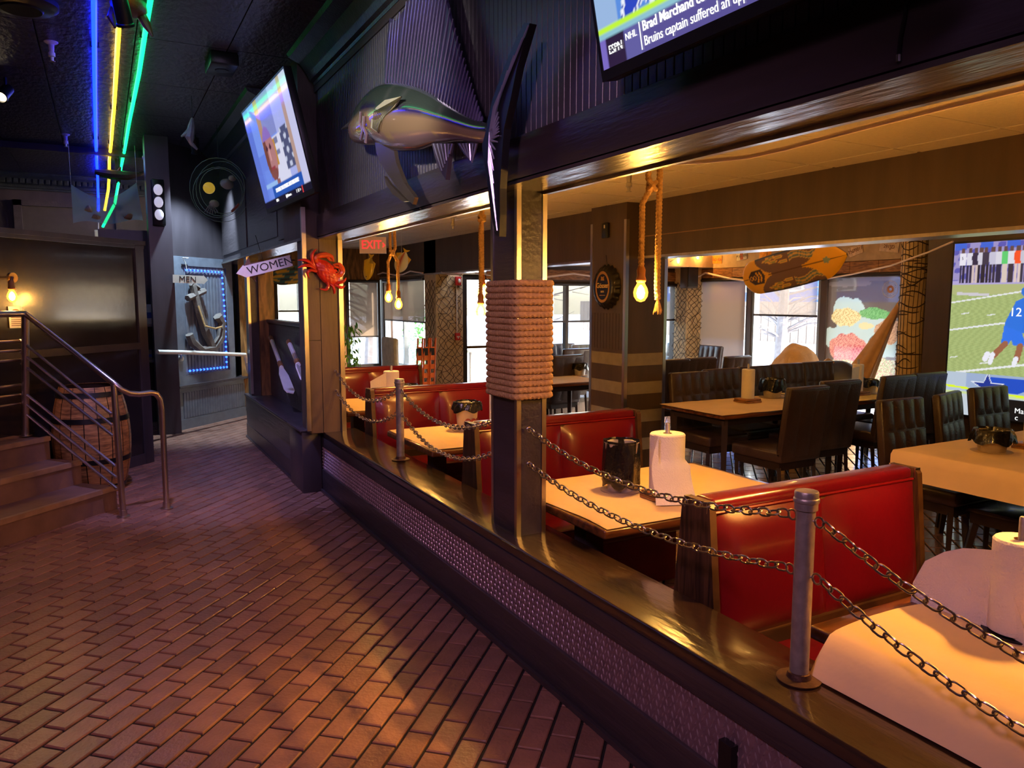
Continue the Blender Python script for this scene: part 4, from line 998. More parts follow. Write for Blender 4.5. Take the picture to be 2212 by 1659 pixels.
# surfboard
SA, SB = PX(1609, 606, 6.5), PX(1831, 549, 6.5); ax = (SB-SA); SL = ax.length
sb = thing('surfboard', 'yellow and brown surfboard with flame patterns hanging below the beam', 'surfboard', (SA+SB)/2)
MS = frame(SA, ax, (-.3, 0, .95)); SW = .205
def half(t): 
    if t < .14: return SW*math.sqrt(max(0, 1-((.14-t)/.14)**2))*.93
    if t > .72: return SW*max(0, 1-((t-.72)/.29)**2.2)
    return SW*(.93+.07*math.sin((t-.14)/.58*math.pi))
def paintsb(t, w):
    aw = abs(w)
    if t > .78 or t < .17 or aw < .03+.75*max(0, (t-.56)/.22)**2.2+.75*max(0, (.34-t)/.17)**2.2: c = (250, 182, 20)
    else: c = (128, 96, 74)
    if .07 < t < .235-.06*aw and aw < .42*min(1, (t-.04)/.07): c = (70, 54, 48)
    for cx in (.17, .2): 
        if abs(t-(cx+.0)+.06*aw) < .008 and aw < .32: c = (246, 178, 24)
    for cx in (.095, .13):
        d = ((t-cx)/.018)**2+(w/.13)**2
        if .3 < d < 1: c = (246, 178, 24)
    if aw < .016 and (t < .06 or t > .27): c = (96, 60, 20)
    if c == (128, 96, 74):
        s = 1 if w > 0 else -1
        for (cx, cw, L) in ((.3, .74, .05), (.36, .6, .055), (.42, .78, .055), (.46, .5, .05), (.34, .86, .05)):
            d = ((t-cx)/L*(1.6 if t > cx else .8))**2+((aw-cw)/.085)**2
            if d < .35: c = (170, 160, 84)
            elif d < 1: c = (238, 186, 74)
        wv = .62+.12*math.sin((t-.5)*22)
        if .5 < t < .8 and abs(aw-wv) < .2:
            c = (110, 130, 120) if abs(aw-wv) > .05 and abs(aw-wv) < .14 else (226, 182, 96)
        if aw > .9: c = (70, 80, 100)
    d5 = math.hypot((t-.83)*SL, w*SW)
    if d5 < .04+.008*math.cos(5*math.atan2(w*SW, (t-.83)*SL)): c = (150, 168, 150)
    return c
mb = MB(); cols = []; NU, NV = 120, 36
for side in (1, -1):
    b0 = len(mb.v)
    for i in range(NU+1):
        t = i/NU; h = max(half(t), .002)
        for j in range(NV+1):
            w = -1+2*j/NV; thick = .022*math.sqrt(max(0, 1-w*w*.98))*min(1, h/.05)
            mb.v.append(MS @ Vector((t*SL, w*h, side*thick+.03*(t-.5)**2*4*.3))); cols.append(rgb(*(paintsb(t, w) if side == 1 else (40, 60, 110))))
    for i in range(NU):
        for j in range(NV): a = b0+i*(NV+1)+j; mb.f.append((a, a+NV+1, a+NV+2, a+1))
mb.build('board', attr_mat('surfboard_paint', .35, coat=.4), sb, paint=cols)
for q in (.2, .8): MB().tube([MS @ Vector((q*SL, 0, -.02)), Vector(((MS @ Vector((q*SL, 0, 0))).x+.1, (MS @ Vector((q*SL, 0, 0))).y, 2.48))], .003, 4).build('hanging_wire', DARKM, sb)
for i, (x, y, l) in enumerate(((2.3, 12.9, 'yellow and teal surfboard hung across the far windows above the oars'), (2.72, 12.6, 'second yellow patterned surfboard glimpsed behind the crab column opening'))):
    c = Vector((x, y, 1.95)); t = thing('surfboard', l, 'surfboard', c, group='surfboards hung at the far windows'); M = frame(c-Vector((.32, 0, .05)), (1, 0, .12), (0, -.3, 1))
    mb = MB(); cols = []
    for sd_ in (1, -1):
        b0 = len(mb.v)
        for a in range(41):
            q = a/40; h = .15*math.sqrt(max(.0004, 1-(2*q-1)**4))
            for j in range(13):
                w = -1+j/6; mb.v.append(M @ Vector((q*.66, w*h, sd_*.018*math.sqrt(max(0, 1-w*w))))); k = math.sin(9*q+4*w)*math.cos(7*w-3*q)
                cols.append(rgb(*((226, 176, 40) if k > .15 else ((60, 110, 104) if k > -.45 else (60, 44, 34)))))
        for a in range(40):
            for j in range(12): z_ = b0+a*13+j; mb.f.append((z_, z_+13, z_+14, z_+1))
    mb.build('board', MATS['surfboard_paint'], t, paint=cols)
    MB().tube([c+Vector((0, 0, .1)), Vector((c.x, c.y, 2.44))], .003, 4).build('hanging_wire', DARKM, t)
# licence plates
def plate(px_, py_, col, txt, tcol, label, rot=0., w_=.2, h_=.115, band=None):
    c = PX(px_, py_, X3-.03); M = frame(c, (0, -math.cos(rot), math.sin(rot)), (0, math.sin(rot), math.cos(rot)))
    t = thing('licence_plate', label, 'plate', c, group='licence plates on the tan board')
    b = MB().rbox(-w_/2, w_/2, -h_/2, h_/2, -.004, .002, .0018, 2); MB().add([M @ p for p in b.v], b.f).build('plate', mat('plate_'+txt.replace(' ', '_')+str(int(px_)), col, .5, var=.2, vscale=30), t)
    if band: MB().obox(M, -.03, .03, -h_/2+.005, h_/2-.005, .002, .003).build('colour_band', band, t)
    if txt.strip(): text(txt, .062, mat('plate_ink_%d' % px_, tcol, .6), t, M @ Matrix.Translation((0, 0, .004)), sx=.85)
    for s in (-1, 1): MB().lathe([(.004, 0), (.004, .003)], 8, (0, 0, 0), M @ Matrix.Translation((s*w_*.32, h_*.38, .002))).build('screw', DARKM, t)
plate(1549, 561, rgb(224, 140, 40), '16D-436', rgb(120, 40, 20), 'orange licence plate with dark digits at the left end', -.03)
plate(1602, 553, rgb(206, 196, 182), 'M 61 888', rgb(60, 40, 40), 'white licence plate with a red middle block', .12, band=mat('plate_red', rgb(150, 50, 40), .5))
plate(1653, 550, rgb(236, 150, 20), ' ', rgb(0, 0, 0), 'blank rusty orange licence plate above the surfboard tail', -.12, .21, .13)
plate(1690, 541, rgb(226, 190, 90), '1', rgb(60, 50, 30), 'small yellow square plate just under the beam', 0, .1, .08)
plate(1848, 541, rgb(206, 176, 156), 'TN70011', rgb(96, 50, 50), 'tilted pinkish licence plate right of the surfboard nose', .3)
plate(1921, 533, rgb(196, 170, 150), '291JJD', rgb(90, 44, 40), 'licence plate reading 291JJD beside the netted column', -.15, .25, .12)
# bottle cap sign on the pier
c = PX(1311, 620, PXa-.012); cs = thing('bottle_cap_sign', 'big black and gold bottle cap beer sign on the pier', 'sign', c)
MC = frame(c, (0, -1, 0), (0, 0, 1))
prof = []
mb = MB(); n = 84; R0 = .205
rings = ((.0, .05), (.14, .05), (.165, .047), (.185, .03), (.2, .008), (.21, -.004))
for ri, (r, z) in enumerate(rings):
    for k in range(n):
        a = 2*math.pi*k/n; cr2 = (1+.035*math.cos(21*a)*(ri >= 3)*(1 if ri == 3 else 1.3)) ; mb.v.append(MC @ Vector((r*cr2*math.cos(a), r*cr2*math.sin(a), z)))
for ri in range(len(rings)-1):
    for k in range(n): k2 = (k+1) % n; mb.f.append((ri*n+k, ri*n+k2, (ri+1)*n+k2, (ri+1)*n+k))
mb.build('cap', mat('sign_black_enamel', rgb(34, 30, 26), .3, .3), cs, ang=60)
GOLD = mat('sign_gold', rgb(176, 128, 52), .4, .4); CREAM = mat('sign_cream', rgb(206, 176, 112), .5)
mb = MB()
for k in range(48):
    a = 2*math.pi*k/48
    for s in (1, .82): mb.v.append(MC @ Vector((.115*s*math.cos(a), .15*(s*.99)*math.sin(a), .0525)))
for k in range(48): a, b = 2*k, 2*((k+1) % 48); mb.f.append((a, a+1, b+1, b))
mb.build('gold_oval', GOLD, cs, smooth=False)
text('G\u00f6sser', .068, CREAM, cs, MC @ Matrix.Translation((0, .012, .053)), bold=.0008)
text('BEER', .026, CREAM, cs, MC @ Matrix.Translation((0, -.045, .053)))
MB().obox(MC, -.045, .045, -.082, -.076, .052, .054).build('flourish', GOLD, cs); MB().prism([(-.03, .06), (.03, .06), (.022, .085), (.03, .1), (0, .094), (-.03, .1), (-.022, .085)], MC @ Matrix.Translation((0, 0, .0515)), .002).build('crest', GOLD, cs)
MB().tube([c+Vector((.0, 0, .2)), c+Vector((.0, .02, .3))], .003, 5).build('hanger', DARKM, cs)
# string bulbs and white LED tubes
sl = thing('string_light', 'string of glowing bulbs beyond the pier, extended by added hidden bulbs', 'string light', PY(1485, 552, 8.8))
B1, B2 = PY(1465, 562, 8.8), PY(1507, 553, 8.8)
MB().tube([PY(1447, 566, 8.8), B1+Vector((0, 0, .05)), (B1+B2)/2+Vector((0, 0, .03)), B2+Vector((0, 0, .05)), PY(1540, 538, 8.9)], .004, 5).build('wire', DARKM, sl)
for q in (B1, B2): bulb(sl, q, 26, .05)
HID = [Vector((5.9, 7.2, 2.3)), Vector((5.5, 5.2, 2.32)), Vector((5.2, 3.4, 2.32)), Vector((6.8, 6.0, 2.32))]  # unseen bulbs added behind the beam to brighten chairs, tables and surfboard
MB().tube([PY(1540, 538, 8.9)]+[q+Vector((0, 0, .14)) for q in HID[:3]], .004, 5).build('wire', DARKM, sl); MB().tube([HID[0]+Vector((0, 0, .14)), HID[3]+Vector((0, 0, .14))], .004, 5).build('wire', DARKM, sl)
for q in HID: bulb(sl, q, 17, .045)
def led(name, label, pts, r=.009):
    P = [Vector(p) for p in pts]; Q = []
    for i in range(len(P)-1):
        a, b = P[i], P[i+1]
        for k in range(6): q = k/6; v = a.lerp(b, q); v.z -= .0*q; Q.append(v)
    Q.append(P[-1]); t = MB().tube(Q, r, 8).build(name, CONDUIT, None); tag(t, label, 'light tube', 'white light tubes strung along beams'); return t
led('light_tube', 'white tube swagged under the header across the amber ceiling', [PX(1372, 350, 1.71)]+[PX(x, y, 1.86) for x, y in ((1385, 353), (1440, 353), (1520, 349), (1620, 338), (1700, 320), (1800, 293), (1900, 267), (2050, 229), (2230, 186))], .0075)
f4 = lambda x, y: PX(720+.1808*x, 560+.1808*y, 4.37)
led('light_tube', 'white tube zigzagging above the far shaded windows', [f4(*q) for q in ((150, 370), (310, 190), (480, 198), (590, 160), (740, 188), (830, 180), (920, 140), (1070, 165))], .012)
led('light_tube', 'short white tube above the netted door column', [f4(*q) for q in ((1290, 155), (1370, 180), (1545, 185))], .010)
led('light_tube', 'white tube above the glazed door', [f4(*q) for q in ((1700, 165), (1885, 190))], .010)
led('light_tube', 'white tube over the end window left of the pier', [PY(x, y, 9.25) for x, y in ((1175, 599), (1239, 591), (1280, 597))], .014)
f6 = lambda x, y, X: PX(1430+.2938*x, 480+.2938*y, X)
led('light_tube', 'white tube peaked above the grey shaded window', [f6(220, 425, 8.1), f6(320, 372, 8.1), f6(480, 410, 8.1), f6(640, 436, 8.1)], .014)
led('light_tube', 'white tube sloping from the surfboard to the screen', [f6(1180, 422, 8.1), f6(1400, 382, 7.9), f6(1680, 320, 7.6), f6(1960, 220, 7.45), f6(2140, 142, 7.42)], .010)
# tarp covered thing, hanging canvas
def tarp(u, v):
    x = 7.05+.95*v; y = 7.0-1.0*u
    h = .55+.55*math.exp(-((u-.42)/.26)**4)*math.exp(-((v-.5)/.4)**2)+.40*math.exp(-((u-.9)/.13)**2)*math.exp(-((v-.5)/.35)**2)
    e = min(u, 1-u, v, 1-v); z = ZD+.02+h*min(1, e/.09)**.5+.012*math.sin(26*u+9*v)*min(1, e/.1)+.008*math.sin(41*v-13*u)
    return (x, y, z)
tag(MB().grid(tarp, 40, 30).build('canvas_tarp', mat('tan_canvas', rgb(204, 166, 120), .85, var=.1, bump=.2), None, ang=70), 'tan canvas cover draped over furniture below the bright window', 'cover')
def btarp(u, v):
    return (7.3+.4*v+.06*math.sin(u*3), 6.3-.85*u, .84-.22*u+.06*math.sin(u*5)-.35*(1-v)**2*.6-.25*max(0, v-.8)+.02*math.sin(9*u+5*v))
tag(MB().grid(btarp, 24, 14).build('black_tarp', mat('black_vinyl_cover', rgb(44, 42, 46), .3, var=.1, bump=.15, bscale=12), None, ang=70), 'black vinyl cover slumped beside the tan canvas', 'cover')
cb = thing('folded_parasol', 'tan cloth parasol leaning against the netted round column', 'parasol', (7.62, 5.6, .3))
AP = PY(1952, 640, 5.62)
def cone(u, v):
    a = u*2*math.pi; k = math.sin(a*6)*.5+.5
    base = AP+Vector((-.22*v, .42*v, -1.05*v)); r = (.02+.14*v)*(1+.3*k*v)
    return base+Vector((r*math.cos(a)*.8, r*math.sin(a), .04*math.sin(a*3)*v))
MB().grid(cone, 48, 14).build('cloth', mat('parasol_cloth', rgb(196, 150, 100), .7, var=.12), cb, ang=60)
MB().tube([AP+Vector((.02, -.03, .08)), AP+Vector((-.3, .55, -1.5))], .018, 8).build('pole', LEGW, cb)
# ================================================================== PROJECTION SCREEN
SX_ = 7.56; P0 = PX(2063, 527, SX_); ZT, ZB = P0.z, P0.z-1.7; YL = P0.y
sc_ = thing('projection_screen', 'bright projection screen showing a football game at the right edge', 'screen', (SX_, YL-1.5, ZB))
MSC = frame((SX_, YL, ZB), (0, -1, 0), (0, 0, 1))
MB().obox(MSC, -.02, 3.04, -.02, 1.72, -.03, -.002).build('backing', PLASB, sc_)
people = [(.09, (222, 218, 230), (40, 36, 60)), (.16, (210, 206, 220), (46, 40, 70)), (.215, (48, 40, 66), (200, 180, 176)), (.27, (200, 196, 210), (40, 36, 50)), (.315, (60, 52, 70), (40, 34, 44)), (.38, (190, 186, 206), (50, 44, 60)), (.44, (208, 204, 216), (44, 40, 66)),
          (.495, (92, 196, 110), (206, 190, 180)), (.55, (212, 210, 220), (60, 50, 60)), (.61, (236, 82, 40), (210, 190, 184)), (.665, (190, 186, 200), (60, 54, 70)), (.72, (30, 60, 190), (206, 196, 196)), (.79, (212, 208, 220), (50, 44, 60)), (.86, (60, 60, 90), (190, 176, 170)), (.93, (206, 200, 214), (50, 46, 60))]
def seg(x, y, x0, y0, x1, y1, w_):
    dx, dy = x1-x0, y1-y0; q = max(0, min(1, ((x-x0)*dx+(y-y0)*dy)/(dx*dx+dy*dy))); return math.hypot(x-x0-q*dx, y-y0-q*dy) < w_
def game(s, h):
    z = h+ZB-P0.z                                   # 0 at the top, negative down
    d = -z
    if d < .41:
        c = (150, 140, 190) if math.sin(37*s+11*d)*math.sin(53*d) > -.2 else (86, 84, 170)
        if d < .07 and math.sin(25*s) > .1: c = (60, 96, 200)
        if d > .37: c = (170, 160, 206)
        for (x, a, b) in people:
            dx = abs(s-x)
            if .05 < d < .095 and dx < .017: c = (96, 70, 66)
            elif .095 <= d < .215 and dx < .034-.05*abs(d-.15): c = a
            elif .215 <= d < .39 and .003 < dx < .026: c = b
        return c
    if d < 1.28:
        n = math.sin(90*s+31*math.sin(7*d))*math.sin(120*d)
        c = (164, 180, 116) if n > 0 else (152, 168, 106)
        if d < .5: c = (170, 176, 120)
        if abs(d-(.585-.16*s)) < .007 or abs(d-(.86-.16*s)) < .008 or abs(d-(1.3-.19*(s))) < .010: c = (222, 224, 226)
        if abs(d-.49-.02*math.sin(3*s)) < .014 and .05 < s < .37: c = (196, 192, 200)
        for (x, y) in ((.15, .69), (.4, .7), (.06, 1.13), (.36, 1.17)):
            if seg(s, d, x-.035, y+.006, x+.035, y-.006, .005): c = (220, 222, 222)
        if inpoly(s, d, [(.62, .57), (.7, .53), (.95, .55), (.95, .86), (.69, .87), (.55, .86), (.53, .78)]): c = (40, 110, 214)
        if inpoly(s, d, [(.53, .8), (.69, .86), (.73, .96), (.71, 1.0), (.62, .98), (.6, .93), (.57, .99), (.51, .97)]): c = (44, 112, 226)
        if seg(s, d, .55, .97, .44, 1.1, .028): c = (150, 96, 70)
        if seg(s, d, .685, .99, .66, 1.12, .028): c = (150, 96, 70)
        if seg(s, d, .44, 1.08, .42, 1.16, .022) or seg(s, d, .39, 1.08, .37, 1.13, .026) or seg(s, d, .655, 1.11, .64, 1.17, .022): c = (226, 226, 236)
        if math.hypot(s-.72, (d-.48)*1.1) < .06: c = (44, 110, 206)
        if seg(s, d, .8, .7, .76, 1.0, .04): c = (150, 150, 200)
        return c
    c = (176, 190, 206) if s < .2 else (150, 168, 200)
    if d > 1.47: c = (196, 212, 150) if d < 1.49 else (190, 200, 210)
    if abs(d-(1.42+.06*s)) < .010: c = (214, 236, 40)
    if .42 < s < .78 and 1.3 < d < 1.44-.5*max(0, s-.7): c = (30, 76, 190)
    if d > 1.5 and s > .25: c = (14, 14, 18)
    pts = []
    for k in range(10): a = math.pi/2+k*math.pi/5; r = .13 if k % 2 == 0 else .05; pts.append((.41+r*1.15*math.cos(a), 1.4-r*math.sin(a)*.95))
    if inpoly(s, d, pts): c = (30, 52, 140)
    elif inpoly((s-.41)/1.16+.41, (d-1.4)/1.16+1.4, pts): c = (226, 230, 240)
    return c
SCR = attr_mat('projected_picture', .6, .62)
canvas('picture', MSC, .95, 1.7, 120, 215, lambda u, v: game(u*.95, v*1.7), SCR, sc_)
canvas('picture', MSC @ Matrix.Translation((.95, 0, 0)), 2.05, 1.7, 70, 60, lambda u, v: game(.95+u*.2, v*1.7), SCR, sc_)
SWH = emis('screen_white_lettering', (1, 1, 1, 1), .65)
text('12', .115, SWH, sc_, MSC @ Matrix.Translation((.625, 1.7-.675, .004)), bold=.0)
text('5', .04, emis('screen_dark_digit', (.05, .05, .1, 1), .6), sc_, MSC @ Matrix.Translation((.09, 1.7-.15, .004)))
text('Ma', .07, SWH, sc_, MSC @ Matrix.Translation((.72, 1.7-1.6, .004))); text('c', .07, SWH, sc_, MSC @ Matrix.Translation((.70, 1.7-1.665, .004)))
# ================================================================== SAILFISH
ff = lambda x, y, X=1.40: PX(720+.3134*x, .3134*y, X)
FP = ff(600, 800)
fi = thing('sailfish_mount', 'mounted sailfish with tall dark sail fin on the header', 'fish mount', FP)
top = [(118, 905), (150, 845), (168, 775), (225, 690), (300, 612), (370, 576), (470, 572), (580, 597), (680, 645), (760, 698), (860, 762), (960, 815), (1060, 850), (1092, 880)]
bot = [(140, 935), (142, 960), (160, 985), (225, 1000), (300, 1004), (380, 1025), (470, 1043), (580, 1035), (690, 1000), (780, 985), (870, 975), (960, 985), (1050, 985), (1092, 945)]
mb = MB(); cols = []; NS, NR = 60, 28
def crv(P, q):
    k = q*(len(P)-1); i = min(int(k), len(P)-2); f_ = k-i
    p0, p1, p2, p3 = P[max(i-1, 0)], P[i], P[i+1], P[min(i+2, len(P)-1)]
    h = lambda a, b, c, d: .5*((2*b)+(-a+c)*f_+(2*a-5*b+4*c-d)*f_*f_+(-a+3*b-3*c+d)*f_**3)
    return h(p0[0], p1[0], p2[0], p3[0]), h(p0[1], p1[1], p2[1], p3[1])
for i in range(NS+1):
    q = i/NS; a = ff(*crv(top, q)); b = ff(*crv(bot, q)); c = (a+b)/2; hz = (a-b)/2
    th = hz.length*.62*(1 if q < .8 else lerp(1, .75, (q-.8)/.2))
    for j in range(NR):
        t = 2*math.pi*j/NR; mb.v.append(c+hz*math.cos(t)+Vector((-1, 0, 0))*math.sin(t)*th)
        s = math.cos(t)+.08*math.sin(q*30)
        if q < .2: cc_ = (96, 100, 84) if s > .1 else (160, 132, 128)
        else: cc_ = (66, 82, 76) if s > .22 else ((52, 40, 92) if s > .08 else ((176, 150, 116) if s > -.55 else (150, 124, 128)))
        if .2 < q < .75 and abs((q*16) % 1-.5) < .04 and s > .2: cc_ = (84, 96, 92)
        cols.append(rgb(*cc_))
for i in range(NS):
    for j in range(NR): j2 = (j+1) % NR; mb.f.append((i*NR+j, i*NR+j2, (i+1)*NR+j2, (i+1)*NR+j))
mb.f.append(tuple(range(NR))); mb.f.append(tuple(NS*NR+j for j in range(NR)))
FB = attr_mat('lacquered_fish_paint', .16, coat=.6, metal=.25)
mb.build('body', FB, fi, paint=cols, ang=70)
FIN = mat('sail_fin_lacquer', rgb(58, 52, 88), .3, .2, var=.3, vscale=14, bump=.1); FINR = mat('fin_ray_lacquer', rgb(120, 112, 150), .22, .4); BLU = mat('silver_blue_fin', rgb(150, 152, 176), .28, .4)
def fin(name, pts, X, mt, th=.012, parent=fi):
    P = [ff(x, y, X) for x, y in pts]; mb = MB(); n = len(P)
    mb.v = [p+Vector((-th/2, 0, 0)) for p in P]+[p+Vector((th/2, 0, 0)) for p in P]
    mb.f = [tuple(range(n)), tuple(range(2*n-1, n-1, -1))]+[(i, (i+1) % n, n+(i+1) % n, n+i) for i in range(n)]
    return mb.build(name, mt, parent, smooth=False)
sail = fin('dorsal_fin', [(355, 590), (370, 330), (395, 125), (440, 150), (500, 60), (560, -80), (660, -160), (760, -110), (790, 20), (830, 200), (885, 420), (940, 610), (1000, 750), (1035, 830), (960, 825), (860, 775), (760, 710), (680, 660), (580, 610), (470, 588), (400, 585)], 1.41, FIN)
up_ = [(358, 590, 393, 130), (790, 730, 845, 250)]
for k in range(34):
    q = k/33; bx_ = lerp(362, 1020, q); by_ = crv([(362, 588), (470, 586), (580, 605), (680, 655), (760, 705), (860, 770), (960, 818), (1020, 838)], q)[1]
    if q < .1: ty, tx = lerp(140, 60, q/.1), bx_+36
    elif q < .5: ty, tx = lerp(0, -100, (q-.1)/.4), bx_+lerp(60, 110, (q-.1)/.4)
    else: ty = lerp(-20, 790, ((q-.5)/.5)**.75); tx = lerp(790, 1025, ((q-.5)/.5)**.8)
    MB().tube([ff(bx_, by_, 1.395), ff(lerp(bx_, tx, .5), lerp(by_, ty, .5), 1.398), ff(tx, ty+15, 1.402)], [.006, .005, .003], 5).build('fin_ray', FINR, sail)
tl = fin('tail_fin', [(1075, 900), (1085, 830), (1120, 690), (1200, 470), (1290, 260), (1340, 160), (1378, 165), (1330, 330), (1290, 470), (1245, 690), (1200, 890), (1185, 1080), (1172, 1300), (1172, 1480), (1168, 1630), (1140, 1620), (1105, 1450), (1078, 1210), (1045, 1010), (1060, 960)], 1.395, PLASB, .03)
for k in range(22):
    q = k/21
    if q < .5: e = crv([(1345, 175), (1215, 450), (1135, 690), (1140, 800), (1140, 880)], q*2)
    else: e = crv([(1140, 880), (1140, 940), (1110, 1080), (1105, 1300), (1130, 1590)], (q-.5)*2)
    s0 = (1080, 905); m_ = crv([(1110, 740), (1100, 860), (1105, 920), (1080, 1000), (1072, 1120)], q)
    MB().tube([ff(*s0, 1.37), ff(*m_, 1.37), ff(*e, 1.376)], [.005, .006, .003], 5).build('tail_ray', BLU, tl)
fin('pectoral_fin', [(298, 975), (330, 985), (365, 1010), (430, 1040), (445, 1120), (500, 1260), (575, 1360), (560, 1410), (480, 1330), (400, 1220), (345, 1140), (310, 1060)], 1.36, mat('pectoral_lacquer', rgb(86, 78, 70), .2, .3, coat=.5), .02)
fin('pectoral_fin', [(360, 1215), (400, 1270), (460, 1330), (520, 1388), (495, 1392), (420, 1340), (375, 1275)], 1.37, MATS['pectoral_lacquer'], .016)
for pts in ([(692, 990), (820, 990), (815, 1020), (790, 1240), (750, 1180), (715, 1090)], [(870, 990), (985, 985), (960, 1080), (935, 1090), (900, 1040)]):
    o = fin('anal_fin', pts, 1.385, mat('anal_fin_paint', rgb(74, 68, 76), .3), .02)
    for k in range(6): q = k/5; MB().tube([ff(lerp(pts[0][0], pts[1][0], q), 992, 1.372), ff(lerp(pts[-2][0], pts[2][0], q*.8), lerp(pts[-2][1], pts[2][1]+40, q), 1.374)], .004, 5).build('fin_ray', BLU, o)
o = fin('pelvic_fin', [(262, 880), (268, 800), (300, 740), (360, 690), (470, 665), (430, 730), (370, 790), (330, 840), (305, 910)], 1.30, mat('side_fin_cream', rgb(190, 188, 140), .3), .008)
for k in range(8): q = k/7; MB().tube([ff(lerp(270, 304, q), lerp(885, 908, q), 1.294), ff(lerp(280, 350, q), lerp(770, 800, q), 1.293), ff(465, 668, 1.294)], .0016, 4).build('fin_ray', mat('side_fin_line', rgb(96, 94, 66), .4), o)
MB().tube([ff(180, 825), ff(110, 862), ff(55, 892)], [.03, .016, .004], 10).build('bill', mat('bill_dark', rgb(74, 70, 72), .3), fi)
e_ = ff(160, 790, 1.385); MB().ell(e_, .012, .012, .012).build('eye', PLASB, fi)
g0 = [ff(*q, 1.285) for q in ((190, 770), (185, 850), (205, 900), (190, 960))]; MB().tube(g0, .008, 6).build('gill_cover', mat('gill_paint', rgb(126, 108, 116), .25, coat=.4), fi)
g0 = [ff(*q, 1.29) for q in ((215, 800), (210, 880), (232, 930), (225, 985))]; MB().tube(g0, .010, 6).build('gill_cover', MATS['gill_paint'], fi)
# ================================================================== TELEVISIONS
def tv(name, label, M, W, H, paint, nx, ny, est=1.0, bz=.012, chin=.03):
    c = M @ Vector((W/2, 0, 0)); t = thing('television', label, 'television', c)
    b = MB().rbox(0, W, 0, H, -.05, 0, .006, 2); MB().add([M @ p for p in b.v], b.f).build('cabinet', PLASB, t)
    TVM = attr_mat('tv_picture_%s' % name, .08, est, coat=.25)
    MI = M @ Matrix.Translation((bz, chin, .0015)); w2, h2 = W-2*bz, H-chin-bz
    canvas('picture', MI, w2, h2, nx, ny, paint, TVM, t)
    for a, b2, c2, d in ((0, bz, 0, H), (W-bz, W, 0, H), (bz, W-bz, 0, chin), (bz, W-bz, H-bz, H)): MB().obox(M, a, b2, c2, d, 0, .004).build('bezel', PLASB, t)
    MB().obox(M, W*.35, W*.65, H*.3, H*.7, -.2, -.05).build('wall_bracket', DARKM, t)
    return t, MI, w2, h2
def pic1(u, v):
    c = (96, 120, 214)
    if u > .12: c = (120, 150, 236) if v > .5 else (104, 132, 226)
    if .28 < u < .36 and v > .55: c = (176, 140, 110)
    if .36 < u < .62 and v > .6: c = (132, 140, 200)
    if u > .62: c = (168, 176, 232)
    if .38 < u < .7 and v < .6: c = (214, 214, 236)
    if .66 < u < .82 and .25 < v < .62: c = (80, 84, 120) if math.sin(50*v)*math.sin(40*u) > -.4 else (190, 196, 220)
    if .5 < u < .6 and .38 < v < .62 and math.sin(60*v) > 0: c = (120, 124, 160)
    if .82 < u < .88: c = (180, 150, 140)
    if u > .88: c = (196, 196, 230)
    if .17 < u < .3 and v < .35: c = (110, 140, 230)
    d = ((u-.39)/.115)**2+((v-.47)/.26)**2
    if .43 < u < .53 and .33 < v < .58: c = (190, 140, 60)
    if d < 1:
        c = (176, 122, 124)
        if u < .35: c = (120, 70, 60)
        if v > .6: c = (140, 110, 190)
        for ex in (.345, .42):
            if ((u-ex)/.022)**2+((v-.53)/.028)**2 < 1: c = (84, 48, 60)
        if abs(u-.385) < .012 and .4 < v < .52: c = (206, 150, 150)
        if ((u-.39)/.045)**2+((v-.335)/.018)**2 < 1: c = (150, 60, 70)
        if v < .32 and abs(u-.39) < .07: c = (130, 72, 62)
    if .36 < u < .46 and .12 < v < .22: c = (150, 96, 90)
    if .25 < u < .88 and .07 < v < .185: c = (36, 84, 176)
    if .13 < u < .4 and .185 < v < .225: c = (150, 186, 236)
    if v < .07: c = (22, 20, 40)
    if v < .06 and .82 < u < .835: c = (220, 60, 60)
    return c
ctr = Vector((1.21, 6.04, 2.68)); W1, H1 = 1.45, .83
xd = Vector((.03, -1, 0)).normalized(); yd = Vector((-.22, -.02, .97)); MT = frame(ctr, xd, yd) @ Matrix.Translation((-W1/2, -H1/2, 0))
t1, MI, w2, h2 = tv('one', 'tilted wall television showing a talk programme beside the sailfish', MT, W1, H1, pic1, 120, 70, .6, chin=.035)
TW = emis('tv_white_lettering', (1, 1, 1, 1), .6)
text("IT'S POSSIBLE TO BE OPTIMISTIC ABOUT MAVS FUTURE!", .042, TW, t1, MI @ Matrix.Translation((w2*.565, h2*.125, .003)), bold=.0004, sx=.66)
text('ESPN', .03, TW, t1, MI @ Matrix.Translation((w2*.3, h2*.035, .003))); text('@dallasmavs', .03, TW, t1, MI @ Matrix.Translation((w2*.55, h2*.035, .003)))
for k in range(3): text('1 0 >'[k*2:k*2+1], .036, TW, t1, MI @ Matrix.Translation((w2*(.72+.035*k), h2*.035, .003)))
def pic2(u, v):
    x, y = u*1.176, v*.646
    if y < .083:
        if x < .03: return (120, 104, 190)
        if x < .115: return (44, 28, 60)
        if x < .185: return (96, 92, 158)
        return (88, 80, 146)
    if y < .098: return (140, 190, 206)
    if y < .108: return (190, 240, 60)
    c = (150, 180, 220) if x < .1 else (90, 140, 220)
    if x < .14 and y > .2: c = (236, 206, 120)
    if x > .45: c = (60, 130, 236)
    pts = []
    for k in range(10): a = math.pi/2+k*math.pi/5; r = .17 if k % 2 == 0 else .068; pts.append((.215+r*math.cos(a), .215+r*math.sin(a)))
    def scl(f_): return inpoly((x-.215)/f_+.215, (y-.215)/f_+.215, pts)
    if scl(1): c = (44, 70, 190)
    elif scl(1.1): c = (236, 240, 250)
    elif scl(1.17): c = (40, 60, 170)
    elif scl(1.24): c = (226, 232, 246)
    return c
B0 = Vector((1.355, 1.945, 2.195)); MT2 = frame(B0, (0, -1, 0), (-.2, 0, .98))
